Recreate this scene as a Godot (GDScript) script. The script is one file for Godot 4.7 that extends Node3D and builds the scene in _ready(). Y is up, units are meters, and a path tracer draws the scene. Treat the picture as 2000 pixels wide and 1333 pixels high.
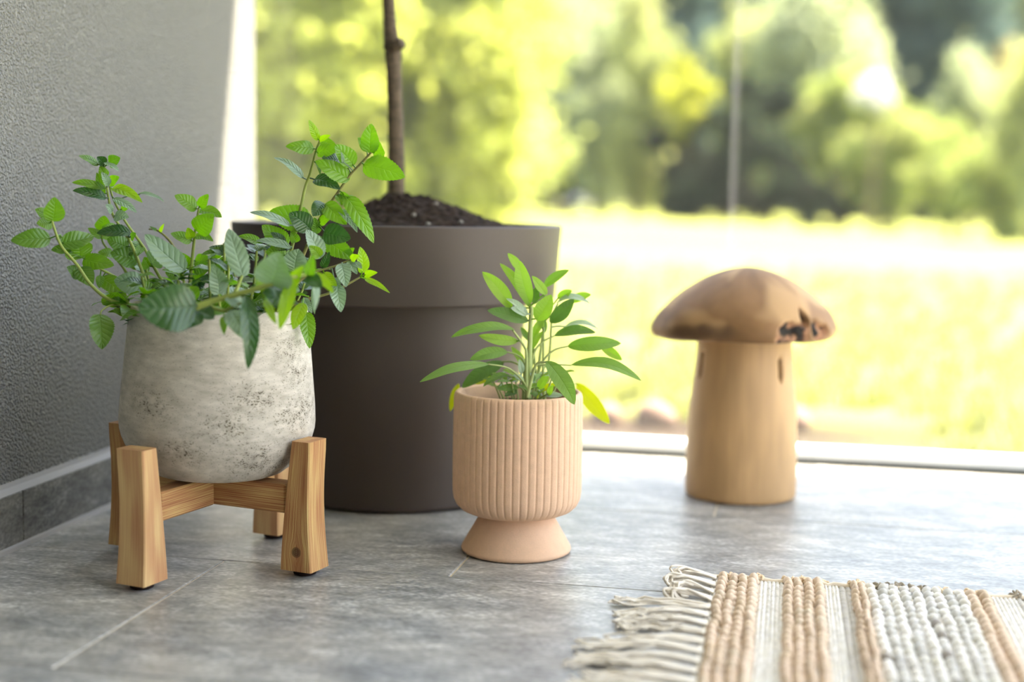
extends Node3D

# ---------------------------------------------------------------- camera numbers
const FOCAL_PX := 2650.0
var cam_basis := Basis.from_euler(Vector3(deg_to_rad(-5.9), deg_to_rad(11.5), deg_to_rad(0.85)))
var eye := Vector3(0, 0.35, 0)
var rng := RandomNumberGenerator.new()
var M := {}          # materials
var taken := {}


func _ready() -> void:
	rng.seed = 7
	# camera
	var cam := Camera3D.new()
	cam.name = "camera"
	cam.transform = Transform3D(cam_basis, eye)
	cam.near = 0.02
	cam.far = 400.0
	var lens := CameraAttributesPhysical.new()
	lens.frustum_focal_length = FOCAL_PX * 24.0 / 1333.0
	lens.frustum_focus_distance = 1.27
	lens.exposure_aperture = 2.0
	lens.frustum_near = 0.02
	lens.frustum_far = 400.0
	cam.attributes = lens
	add_child(cam)
	cam.current = true
	# sky and exposure
	var env := Environment.new()
	var sky := Sky.new()
	var sm := ProceduralSkyMaterial.new()
	sm.sky_top_color = Color(0.79, 0.845, 0.935)
	sm.sky_horizon_color = Color(0.97, 0.975, 0.98)
	sm.ground_bottom_color = Color(0.3, 0.32, 0.25)
	sm.ground_horizon_color = Color(0.7, 0.75, 0.72)
	sm.sun_angle_max = 5.0
	sky.sky_material = sm
	env.background_mode = Environment.BG_SKY
	env.sky = sky
	env.background_energy_multiplier = 3.0
	env.tonemap_mode = Environment.TONE_MAPPER_LINEAR
	env.tonemap_exposure = 1.87
	env.sdfgi_enabled = true
	env.ssao_enabled = true
	env.ssil_enabled = true
	var we := WorldEnvironment.new()
	we.name = "environment"
	we.environment = env
	add_child(we)
	# sun: high, outside to the right; the eaves leave only a strip of it on the floor and wall by the glass
	var sun := DirectionalLight3D.new()
	sun.name = "sun"
	var towards := Vector3(0.35, 0.85, -0.245).normalized()
	sun.basis = Basis.looking_at(-towards, Vector3.FORWARD)
	sun.light_color = Color(1.0, 0.95, 0.86)
	sun.light_energy = 14.0
	sun.light_angular_distance = 0.55
	sun.shadow_enabled = true
	add_child(sun)

	materials()
	room()
	window()
	outside()
	floor_and_baseboard()
	planter()
	stand_and_mint()
	sage()
	mushroom()
	rug()


# ---------------------------------------------------------------- helpers
func ray(px: float, py: float) -> Vector3:
	return cam_basis * Vector3((px - 1000.0) / FOCAL_PX, (666.5 - py) / FOCAL_PX, -1.0)


func at(px: float, py: float, d: float) -> Vector3:       # a point measured in the photo, at its distance
	return eye + ray(px, py) * d


func ground_at(px: float, d: float, y: float) -> Vector3:  # the spot on the ground under a pixel column
	var p := at(px, 400.0, d)
	return Vector3(p.x, y, p.z)


class Shape:
	var v := PackedVector3Array()
	var uv := PackedVector2Array()
	var col := PackedColorArray()
	var idx := PackedInt32Array()
	var same := PackedInt32Array()      # pairs of vertices that share a normal (seams)

	func vert(p: Vector3, t := Vector2.ZERO, c := Color.WHITE) -> int:
		v.push_back(p)
		uv.push_back(t)
		col.push_back(c)
		return v.size() - 1

	func tri(a: int, b: int, c: int) -> void:
		idx.push_back(a)
		idx.push_back(b)
		idx.push_back(c)

	func quad(a: int, b: int, c: int, d: int) -> void:   # a b along the ring, c above a, d above b
		tri(a, b, c)
		tri(b, d, c)

	func face(pts: Array, centre: Vector3) -> void:      # flat polygon, turned away from centre
		var n: Vector3 = (pts[2] - pts[0]).cross(pts[1] - pts[0])
		var m := Vector3.ZERO
		for p in pts:
			m += p
		m /= pts.size()
		if n.dot(m - centre) < 0.0:
			pts.reverse()
		n = n.abs()
		var first := v.size()
		for p in pts:
			var t := Vector2(p.x, p.z) if n.y >= n.x and n.y >= n.z else Vector2(p.z, p.y) if n.x >= n.z else Vector2(p.x, p.y)
			vert(p, t)
		for i in range(1, pts.size() - 1):
			tri(first, first + i, first + i + 1)

	func box(c: Vector3, s: Vector3, bev := 0.0, b := Basis()) -> void:
		var h := s * 0.5
		var k: float = min(bev, min(h.x, min(h.y, h.z)) * 0.9)
		var P := func(sx, sy, sz, ax): return c + b * Vector3(sx * (h.x - (0.0 if ax == 0 else k)), sy * (h.y - (0.0 if ax == 1 else k)), sz * (h.z - (0.0 if ax == 2 else k)))
		for s1 in [-1, 1]:
			face([P.call(s1, -1, -1, 0), P.call(s1, 1, -1, 0), P.call(s1, 1, 1, 0), P.call(s1, -1, 1, 0)], c)
			face([P.call(-1, s1, -1, 1), P.call(1, s1, -1, 1), P.call(1, s1, 1, 1), P.call(-1, s1, 1, 1)], c)
			face([P.call(-1, -1, s1, 2), P.call(1, -1, s1, 2), P.call(1, 1, s1, 2), P.call(-1, 1, s1, 2)], c)
			if k > 0.0:
				for s2 in [-1, 1]:
					face([P.call(s1, s2, -1, 0), P.call(s1, s2, 1, 0), P.call(s1, s2, 1, 1), P.call(s1, s2, -1, 1)], c)
					face([P.call(s1, -1, s2, 0), P.call(s1, 1, s2, 0), P.call(s1, 1, s2, 2), P.call(s1, -1, s2, 2)], c)
					face([P.call(-1, s1, s2, 1), P.call(1, s1, s2, 1), P.call(1, s1, s2, 2), P.call(-1, s1, s2, 2)], c)
					for s3 in [-1, 1]:
						face([P.call(s1, s2, s3, 0), P.call(s1, s2, s3, 1), P.call(s1, s2, s3, 2)], c)

	func lathe(c: Vector3, prof: Array, seg: int, bend = null, tint = null) -> void:   # prof: Vector2(radius, height); bend(angle, k, r) gives a radius
		var n := prof.size()
		var first := v.size()
		var length := 0.0
		for k in n:
			if k:
				length += (prof[k] - prof[k - 1]).length()
			for j in seg + 1:
				var a := TAU * j / seg
				var r: float = prof[k].x
				if bend != null:
					r = bend.call(a, k, r)
				var cc := Color.WHITE
				if tint != null:
					cc = tint.call(a, k, prof[k])
				vert(c + Vector3(cos(a) * r, prof[k].y, sin(a) * r), Vector2(float(j) / seg, length), cc)
		for k in n:
			same.push_back(first + k * (seg + 1))
			same.push_back(first + k * (seg + 1) + seg)
			if k < n - 1:
				for j in seg:
					var a := first + k * (seg + 1) + j
					quad(a, a + 1, a + seg + 1, a + seg + 2)

	func tube(pts: Array, radii: Array, seg := 6, c := Color.WHITE, capped := true) -> void:
		var n := pts.size()
		var first := v.size()
		var A := Vector3.ZERO
		var run := 0.0
		for k in n:
			var T: Vector3 = (pts[min(k + 1, n - 1)] - pts[max(k - 1, 0)]).normalized()
			if k == 0:
				A = T.cross(Vector3.UP if abs(T.y) < 0.9 else Vector3.RIGHT).normalized()
			else:
				run += (pts[k] - pts[k - 1]).length()
			A = (A - T * A.dot(T)).normalized()
			var B := A.cross(T)
			var r: float = radii[k] if radii.size() > 1 else radii[0]
			for j in seg:
				var a := TAU * j / seg
				vert(pts[k] + (A * cos(a) + B * sin(a)) * r, Vector2(float(j) / seg, run), c)
		for k in n - 1:
			for j in seg:
				var j2 := (j + 1) % seg
				quad(first + k * seg + j, first + k * seg + j2, first + (k + 1) * seg + j, first + (k + 1) * seg + j2)
		if capped:
			for e in [0, n - 1]:
				var m := vert(pts[e], Vector2.ZERO, c)
				for j in seg:
					var p: int = first + e * seg + j
					var q: int = first + e * seg + (j + 1) % seg
					if e == 0:
						tri(q, p, m)
					else:
						tri(p, q, m)

	func blob(c: Vector3, s: Vector3, b := Basis(), nu := 8, nv := 6, tint := Color.WHITE) -> void:   # ellipsoid
		var first := v.size()
		for k in nv + 1:
			var f := PI * k / nv - PI / 2
			for j in nu:
				var a := TAU * j / nu
				vert(c + b * (Vector3(cos(a) * cos(f), sin(f), sin(a) * cos(f)) * s), Vector2(float(j) / nu, float(k) / nv), tint)
		for k in nv:
			for j in nu:
				var j2 := (j + 1) % nu
				quad(first + k * nu + j, first + k * nu + j2, first + (k + 1) * nu + j, first + (k + 1) * nu + j2)

	func mesh(mat: Material, colored := false) -> ArrayMesh:
		var nrm := PackedVector3Array()
		nrm.resize(v.size())
		for i in range(0, idx.size(), 3):
			var a := idx[i]
			var b := idx[i + 1]
			var c := idx[i + 2]
			var n := (v[c] - v[a]).cross(v[b] - v[a])
			nrm[a] += n
			nrm[b] += n
			nrm[c] += n
		for i in range(0, same.size(), 2):
			var t := nrm[same[i]] + nrm[same[i + 1]]
			nrm[same[i]] = t
			nrm[same[i + 1]] = t
		for i in nrm.size():
			nrm[i] = nrm[i].normalized() if nrm[i].length_squared() > 1e-24 else Vector3.UP
		var arr := []
		arr.resize(Mesh.ARRAY_MAX)
		arr[Mesh.ARRAY_VERTEX] = v
		arr[Mesh.ARRAY_NORMAL] = nrm
		arr[Mesh.ARRAY_TEX_UV] = uv
		if colored:
			arr[Mesh.ARRAY_COLOR] = col
		arr[Mesh.ARRAY_INDEX] = idx
		var m := ArrayMesh.new()
		m.add_surface_from_arrays(Mesh.PRIMITIVE_TRIANGLES, arr)
		m.surface_set_material(0, mat)
		return m


func numbered(called: String) -> String:
	if not taken.has(called):
		taken[called] = 0
		return called
	taken[called] += 1
	return "%s_%03d" % [called, taken[called]]


func thing(called: String, label: String, category: String, place := Vector3.ZERO, group := "") -> Node3D:
	var o := Node3D.new()
	o.name = numbered(called)
	o.position = place
	o.set_meta("label", label)
	o.set_meta("category", category)
	if group:
		o.set_meta("group", group)
	add_child(o, true)
	return o


func part(called: String, sh: Shape, mat: Material, parent: Node, label := "", colored := false) -> MeshInstance3D:
	var o := MeshInstance3D.new()
	o.name = called
	o.mesh = sh.mesh(mat, colored)
	if label:
		o.set_meta("label", label)
	parent.add_child(o, true)
	return o


func struct(called: String, sh: Shape, mat: Material, label: String, category := "", colored := false) -> MeshInstance3D:
	var o := part(called, sh, mat, self, label, colored)
	o.set_meta("kind", "structure")
	o.set_meta("category", category if category else called.split("_")[0])
	return o


func noise(seed_: int, freq: float, octaves := 3, kind := FastNoiseLite.TYPE_SIMPLEX_SMOOTH) -> FastNoiseLite:
	var n := FastNoiseLite.new()
	n.seed = seed_
	n.noise_type = kind
	n.frequency = freq
	n.fractal_octaves = octaves
	if octaves == 1:
		n.fractal_type = FastNoiseLite.FRACTAL_NONE
	return n


func picture(w: int, h: int, f: Callable) -> ImageTexture:    # f(x, y) -> Color
	var data := PackedByteArray()
	data.resize(w * h * 3)
	var k := 0
	for y in h:
		for x in w:
			var c: Color = f.call(x, y)
			data[k] = int(clampf(c.r, 0, 1) * 255.0)
			data[k + 1] = int(clampf(c.g, 0, 1) * 255.0)
			data[k + 2] = int(clampf(c.b, 0, 1) * 255.0)
			k += 3
	return ImageTexture.create_from_image(Image.create_from_data(w, h, false, Image.FORMAT_RGB8, data))


func bumps(n: FastNoiseLite, size := 1024) -> NoiseTexture2D:
	var t := NoiseTexture2D.new()
	t.width = size
	t.height = size
	t.seamless = true
	t.seamless_blend_skirt = 0.04
	t.noise = n
	return t


func mat(c: Color, rough := 0.7, spec := 0.5) -> StandardMaterial3D:
	var m := StandardMaterial3D.new()
	m.albedo_color = c
	m.roughness = rough
	m.metallic_specular = spec
	return m


func tri_scale(m: StandardMaterial3D, per_metre: float, world := false) -> void:
	m.uv1_triplanar = true
	m.uv1_world_triplanar = world
	m.uv1_scale = Vector3.ONE * per_metre


func relief(m: StandardMaterial3D, t: Texture2D, cm: float) -> void:
	m.heightmap_enabled = true
	m.heightmap_texture = t
	m.heightmap_scale = cm


func curve(pts: Array, n: int) -> Array:      # Catmull-Rom through pts
	var out := []
	var last := pts.size() - 1
	for i in n + 1:
		var t := float(i) / n * last
		var k: int = min(int(t), last - 1)
		var f := t - k
		out.append(pts[k].cubic_interpolate(pts[k + 1], pts[max(k - 1, 0)], pts[min(k + 2, last)], f))
	return out


# ---------------------------------------------------------------- materials
func materials() -> void:
	# grey stucco: grainy relief
	M.stucco = mat(Color(0.60, 0.60, 0.585), 0.95, 0.2)
	tri_scale(M.stucco, 1.25)
	M.stucco.uv1_offset = Vector3(0, 0.5, 0.85)
	var sn := noise(11, 0.080, 3, FastNoiseLite.TYPE_SIMPLEX)
	sn.fractal_gain = 0.55
	relief(M.stucco, bumps(sn, 2048), 1.05)
	M.plaster = mat(Color(0.80, 0.795, 0.78), 0.9, 0.3)
	M.stone_ceiling = mat(Color(0.66, 0.64, 0.60), 0.9, 0.3)
	M.grey_plaster = mat(Color(0.52, 0.505, 0.48), 0.9, 0.3)
	# grey stone-look floor tiles: streaks along the window, speckles and wear
	var n1 := noise(3, 0.006, 4)
	var n2 := noise(5, 0.05, 3)
	var n3 := noise(8, 0.016, 3)
	var n4 := noise(9, 0.09, 2)
	var stone := func(x, y):
		var a := n1.get_noise_2d(x * 0.7, y)
		var b := n2.get_noise_2d(x * 0.4, y)
		var c := n3.get_noise_2d(x * 0.5, y * 1.1)
		var d := n4.get_noise_2d(x * 0.8, y * 1.3)
		var g := 0.625 + a * 0.10 + b * 0.10 + c * 0.09 + d * 0.10
		if c + d * 0.6 > 0.42:
			g += 0.05
		return Color(g + 0.008 + a * 0.012, g + 0.004, g - 0.012 - a * 0.02)
	var stone_picture := picture(1400, 1400, stone)
	for k in 3:
		var m := mat(Color(1.0, 1.0, 1.0).darkened(0.02 * k), 0.37, 0.5)
		m.albedo_texture = stone_picture
		tri_scale(m, 1.25, true)
		m.uv1_offset = Vector3(0.31 * k, 0, 0.47 * k)
		relief(m, stone_picture, 0.022)
		M["tile_%d" % k] = m
	M.baseboard = mat(Color(0.66, 0.66, 0.65), 0.6, 0.4)
	M.baseboard.albedo_texture = stone_picture
	tri_scale(M.baseboard, 1.25, true)
	M.grout = mat(Color(0.88, 0.84, 0.76), 0.9, 0.2)
	M.caulk = mat(Color(0.58, 0.57, 0.56), 0.55, 0.5)
	M.gasket = mat(Color(0.05, 0.085, 0.075), 0.5, 0.4)
	M.frame = mat(Color(0.955, 0.97, 0.975), 0.45, 0.5)
	M.glass = StandardMaterial3D.new()
	M.glass.transparency = BaseMaterial3D.TRANSPARENCY_ALPHA
	M.glass.albedo_color = Color(0.95, 1.0, 0.98, 0.02)
	M.glass.roughness = 0.02
	M.seam = StandardMaterial3D.new()
	M.seam.transparency = BaseMaterial3D.TRANSPARENCY_ALPHA
	M.seam.albedo_color = Color(0.85, 0.85, 0.87, 0.11)
	M.seam.roughness = 0.4
	M.paving = mat(Color(0.70, 0.69, 0.67), 0.85, 0.3)
	# pots
	M.taupe = mat(Color(0.265, 0.222, 0.19), 0.52, 0.5)
	tri_scale(M.taupe, 6.0)
	relief(M.taupe, bumps(noise(61, 0.12, 2), 512), 0.008)
	M.clay = mat(Color(0.86, 0.715, 0.585), 0.78, 0.35)
	var spot := noise(21, 0.18, 2)
	var clay_tone := noise(22, 0.02, 3)
	M.clay.albedo_color = Color.WHITE
	M.clay.albedo_texture = picture(512, 512, func(x, y):
		var s := spot.get_noise_2d(x, y)
		var g := 1.0 + clay_tone.get_noise_2d(x, y) * 0.04 + (0.06 if s < -0.45 else 0.0) * -1.0
		return Color(0.865 * g, 0.72 * g, 0.595 * g))
	tri_scale(M.clay, 8.0)
	relief(M.clay, bumps(noise(24, 0.14, 2), 512), 0.012)
	# concrete: pale skin, smears running round it, clusters of dark pits
	var c1 := noise(31, 0.012, 4)
	var c2 := noise(32, 0.10, 3)
	var c3 := noise(33, 0.035, 3)
	var c4 := noise(34, 0.2, 2)
	var pits := [Vector3(0.035, 0.62, 0.05), Vector3(0.045, 0.40, 0.07), Vector3(0.015, 0.42, 0.06), Vector3(0.30, 0.45, 0.05), Vector3(0.13, 0.50, 0.06), Vector3(0.17, 0.36, 0.06), Vector3(0.12, 0.16, 0.07), Vector3(0.06, 0.10, 0.05), Vector3(0.05, 0.76, 0.05), Vector3(0.24, 0.22, 0.05)]
	M.concrete = mat(Color.WHITE, 0.85, 0.3)
	M.concrete.albedo_texture = picture(1536, 512, func(x, y):
		var u: float = x / 1536.0
		var w: float = 1.0 - y / 512.0
		var g := 0.735 + c1.get_noise_2d(x * 0.8, y * 1.5) * 0.07 + c3.get_noise_2d(x * 0.5, y * 1.5) * 0.06
		var near := 0.0
		for p in pits:
			var du: float = absf(u - p.x)
			du = min(du, 1.0 - du)
			near = maxf(near, exp(-(du * du / (p.z * p.z * 0.7) + (w - p.y) * (w - p.y) / (p.z * p.z * 3.0))) * clampf(0.85 + c3.get_noise_2d(x * 0.9 + 300, y) * 1.6, 0.0, 1.2))
		g -= near * 0.07
		var hole := c2.get_noise_2d(x * 1.0, y * 1.7) + c4.get_noise_2d(x, y) * 0.35
		if hole > 0.62 - near * 0.36:
			g -= 0.15 + 0.13 * near
		elif c4.get_noise_2d(x * 0.4 + 900, y) > 0.62:
			g -= 0.12
		return Color(g + 0.014, g - 0.014, g - 0.07))
	relief(M.concrete, M.concrete.albedo_texture, 0.06)
	# wood of the stand: fine grain along the leg, one knot
	var w1 := noise(41, 0.05, 3)
	var w2 := noise(42, 0.01, 2)
	for k in 2:
		var tone: Color = [Color(0.765, 0.605, 0.42), Color(0.695, 0.52, 0.335)][k]
		var strong: float = [0.07, 0.20][k]
		var m := mat(Color.WHITE, 0.55, 0.4)
		m.albedo_texture = picture(512, 512, func(x, y):
			var kx := 0.0
			var dark := 0.0
			if k == 1:     # the knot on one face
				var d := Vector2((x - 442.0) / 26.0, (y - 425.0) / 24.0)
				var l := d.length()
				kx = signf(d.x) * exp(-l * l * 0.35) * 18.0
				if l < 0.62:
					dark = 0.58 - 0.28 * absf(sin(l * 14.0))
				elif l < 0.8:
					dark = 0.3
			var g := w1.get_noise_2d((x - kx) * 3.2, y * 0.05) * strong + w2.get_noise_2d(x, y * 0.25) * 0.10
			g += sin((x - kx) * 0.85 + w2.get_noise_2d(x, y * 0.10) * 9.0) * strong * 0.28
			g = 1.0 + g
			return Color(tone.r * g, tone.g * g * g, tone.b * g * g) * (1.0 - dark))
		relief(m, m.albedo_texture, 0.012)
		M["wood_%d" % k] = m
	M.wood_beam = M.wood_1.duplicate()
	M.pad = mat(Color(0.13, 0.07, 0.055), 0.7, 0.3)
	# carved mushroom: colours come per vertex, grain from a texture
	M.teak = mat(Color.WHITE, 0.55, 0.4)
	M.teak.vertex_color_use_as_albedo = true
	var t1 := noise(51, 0.03, 3)
	var t2 := noise(52, 0.008, 3)
	M.teak.albedo_texture = picture(512, 512, func(x, y):
		var g := 0.95 + t1.get_noise_2d(x * 1.2, y * 0.10) * 0.06 + t2.get_noise_2d(x, y * 0.4) * 0.07
		return Color(g, g, g))
	tri_scale(M.teak, 5.0)
	M.teak_cap = mat(Color.WHITE, 0.62, 0.28)
	M.teak_cap.vertex_color_use_as_albedo = true
	# soil, bark
	M.soil = mat(Color.WHITE, 0.95, 0.2)
	M.soil.vertex_color_use_as_albedo = true
	M.bark = mat(Color(0.40, 0.35, 0.285), 0.8, 0.35)
	var b1 := noise(71, 0.03, 4)
	M.bark.albedo_texture = picture(256, 512, func(x, y):
		var g := 0.85 + b1.get_noise_2d(x * 0.8, y * 2.0) * 0.35 + b1.get_noise_2d(x * 2.0, y * 0.4 + 700) * 0.2
		return Color(g, g, g))
	tri_scale(M.bark, 7.0)
	relief(M.bark, M.bark.albedo_texture, 0.06)
	# leaves: the relief of their veins
	var mint_veins := picture(256, 512, func(x, y):
		var s: float = absf(x / 256.0 - 0.5) * 2.0
		var u: float = y / 512.0
		var mid := exp(-s * s * 260.0)
		var ph: float = (u - s * 0.20) * 7.5
		var q := absf(ph - roundf(ph))
		var side := exp(-q * q * 90.0) * clampf(1.1 - s, 0, 1)
		var h := 0.75 - 0.55 * maxf(mid, side * 0.75) + 0.1 * cos((ph - 0.5) * TAU)
		return Color(h, h, h))
	var pebble := noise(81, 0.11, 2, FastNoiseLite.TYPE_CELLULAR)
	var sage_veins := picture(256, 512, func(x, y):
		var s: float = absf(x / 256.0 - 0.5) * 2.0
		var mid := exp(-s * s * 200.0)
		var ph: float = (y / 512.0 - s * 0.12) * 9.0
		var q := absf(ph - roundf(ph))
		var h := 0.65 - 0.45 * mid - 0.2 * exp(-q * q * 60.0) + pebble.get_noise_2d(x, y * 0.7) * 0.25
		return Color(h, h, h))
	# [front colour, light that passes through, sheen]
	var mint_tones := [[Color(0.34, 0.47, 0.12), Color(0.50, 0.74, 0.015)], [Color(0.29, 0.42, 0.13), Color(0.38, 0.60, 0.015)], [Color(0.15, 0.28, 0.11), Color(0.16, 0.34, 0.03)], [Color(0.48, 0.57, 0.48), Color(0.36, 0.5, 0.18)], [Color(0.43, 0.56, 0.10), Color(0.70, 0.90, 0.015)]]
	for k in mint_tones.size():
		var m := mat(mint_tones[k][0], 0.36, 0.55)
		m.backlight_enabled = true
		m.backlight = mint_tones[k][1]
		relief(m, mint_veins, 0.085)
		M["mint_%d" % k] = m
	var sage_tones := [[Color(0.52, 0.61, 0.30), Color(0.6, 0.8, 0.14)], [Color(0.44, 0.55, 0.29), Color(0.45, 0.64, 0.12)], [Color(0.36, 0.46, 0.26), Color(0.32, 0.5, 0.1)], [Color(0.68, 0.74, 0.66), Color(0.55, 0.68, 0.4)], [Color(0.74, 0.78, 0.14), Color(0.85, 0.9, 0.02)]]
	for k in sage_tones.size():
		var m := mat(sage_tones[k][0], 0.7, 0.35)
		m.backlight_enabled = true
		m.backlight = sage_tones[k][1]
		m.rim_enabled = true
		m.rim = 0.35
		m.rim_tint = 0.4
		relief(m, sage_veins, 0.09)
		M["sage_%d" % k] = m
	M.mint_stem = mat(Color(0.56, 0.62, 0.30), 0.5, 0.4)
	M.mint_stem.backlight_enabled = true
	M.mint_stem.backlight = Color(0.25, 0.28, 0.1)
	M.mint_stem_brown = mat(Color(0.50, 0.49, 0.28), 0.5, 0.4)
	M.sage_stem = mat(Color(0.66, 0.71, 0.46), 0.75, 0.3)
	M.sage_stem.backlight_enabled = true
	M.sage_stem.backlight = Color(0.25, 0.32, 0.14)
	M.sage_stem.rim_enabled = true
	M.sage_stem.rim = 0.4
	# rug
	for r in [["jute", Color(0.88, 0.795, 0.705)], ["cream", Color(0.965, 0.95, 0.925)], ["greige", Color(0.83, 0.81, 0.78)], ["yarn", Color(0.945, 0.91, 0.85)]]:
		var m := mat(r[1], 0.95, 0.15)
		m.rim_enabled = true
		m.rim = 0.3
		m.rim_tint = 0.6
		m.vertex_color_use_as_albedo = true
		M[r[0]] = m
	# garden
	M.lawn = mat(Color.WHITE, 0.9, 0.2)
	M.lawn.vertex_color_use_as_albedo = true
	M.blade = mat(Color.WHITE, 0.6, 0.3)
	M.blade.vertex_color_use_as_albedo = true
	M.blade.backlight_enabled = true
	M.blade.backlight = Color(0.6, 0.6, 0.4)
	M.foliage = mat(Color.WHITE, 0.8, 0.15)
	M.foliage.vertex_color_use_as_albedo = true
	M.foliage.backlight_enabled = true
	M.foliage.backlight = Color(1.0, 1.0, 0.9)
	M.trunk = mat(Color(0.36, 0.31, 0.27), 0.9, 0.2)
	M.stone = mat(Color(0.43, 0.35, 0.31), 0.85, 0.3)


# ---------------------------------------------------------------- the room
func room() -> void:
	var sh := Shape.new()
	sh.box(Vector3(-0.852, 1.275, 0.62), Vector3(0.2, 2.55, 4.92))
	struct("wall_left", sh, M.stucco, "grey rough stucco wall rising on the left above the tiled baseboard", "wall")
	sh = Shape.new()    # ceiling slab, going on outside as eaves with a slanting edge
	var poly := [Vector2(-0.952, 3.2), Vector2(1.75, 3.2), Vector2(1.75, -2.634), Vector2(-0.952, -2.153)]
	var mid := Vector3(0.7, 2.65, 0.3)
	for y in [2.55, 2.75]:
		sh.face(poly.map(func(p): return Vector3(p.x, y, p.y)), mid)
	for k in 4:
		var p: Vector2 = poly[k]
		var q: Vector2 = poly[(k + 1) % 4]
		sh.face([Vector3(p.x, 2.55, p.y), Vector3(q.x, 2.55, q.y), Vector3(q.x, 2.75, q.y), Vector3(p.x, 2.75, p.y)], mid)
	struct("ceiling", sh, M.stone_ceiling, "grey ceiling slab whose eaves shade the window", "ceiling")
	sh = Shape.new()    # wall behind the viewer with an opening on its right
	sh.box(Vector3(0.44, 0.15, 3.1), Vector3(2.48, 0.3, 0.2))
	sh.box(Vector3(0.44, 2.425, 3.1), Vector3(2.48, 0.25, 0.2))
	sh.box(Vector3(0.17, 1.3, 3.1), Vector3(1.94, 2.0, 0.2))
	sh.box(Vector3(1.54, 1.3, 3.1), Vector3(0.28, 2.0, 0.2))
	struct("wall_back", sh, M.grey_plaster, "grey wall behind the viewer around a window", "wall")
	sh = Shape.new()
	sh.box(Vector3(1.27, 1.3, 3.1), Vector3(0.26, 2.0, 0.008))
	struct("window_2", sh, M.glass, "clear pane in the wall behind the viewer", "window")
	sh = Shape.new()
	sh.box(Vector3(1.62, 1.275, -0.61), Vector3(0.008, 2.55, 2.5))
	struct("window_3", sh, M.glass, "clear glass side of the room far to the right", "window")
	sh = Shape.new()
	sh.box(Vector3(1.62, 1.275, 1.89), Vector3(0.12, 2.55, 2.5))
	struct("wall_right", sh, M.grey_plaster, "grey wall on the right, behind the viewer", "wall")
	sh = Shape.new()
	for k in 9:
		for j in 12:
			sh.box(Vector3(2.05 + k * 0.62, -0.10, -1.6 + j * 0.62), Vector3(0.61, 0.04, 0.61), 0.003)
	var terrace := struct("terrace", sh, M.paving, "pale stone terrace outside the glass side of the room", "terrace")
	terrace.set_meta("kind", "structure")


func window() -> void:
	var z := -1.872
	var sh := Shape.new()
	sh.box(Vector3(0.42, 0.0026, z + 0.004), Vector3(2.4, 0.0052, 0.022))
	var w := struct("window_1", sh, M.gasket, "floor-to-ceiling glazing with a low pale bottom rail and a dark gasket line", "window")
	sh = Shape.new()
	sh.box(Vector3(0.42, 0.0125, z - 0.010), Vector3(2.4, 0.0162, 0.03), 0.002)
	part("bottom_rail", sh, M.frame, w)
	sh = Shape.new()
	sh.box(Vector3(0.42, 2.53, z - 0.012), Vector3(2.4, 0.04, 0.05), 0.002)
	part("top_rail", sh, M.frame, w)
	var joint := -0.0785
	sh = Shape.new()
	sh.box(Vector3((-0.95 + joint - 0.005) / 2, 1.265, z - 0.012), Vector3(joint - 0.005 + 0.95, 2.49, 0.01))
	part("pane", sh, M.glass, w)
	sh = Shape.new()
	sh.box(Vector3((1.62 + joint + 0.005) / 2, 1.265, z - 0.012), Vector3(1.62 - joint - 0.005, 2.49, 0.01))
	part("pane", sh, M.glass, w)
	sh = Shape.new()
	sh.box(Vector3(joint, 1.265, z - 0.012), Vector3(0.0098, 2.49, 0.01))
	part("joint_seal", sh, M.seam, w, "translucent vertical seal between two panes")


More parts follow.
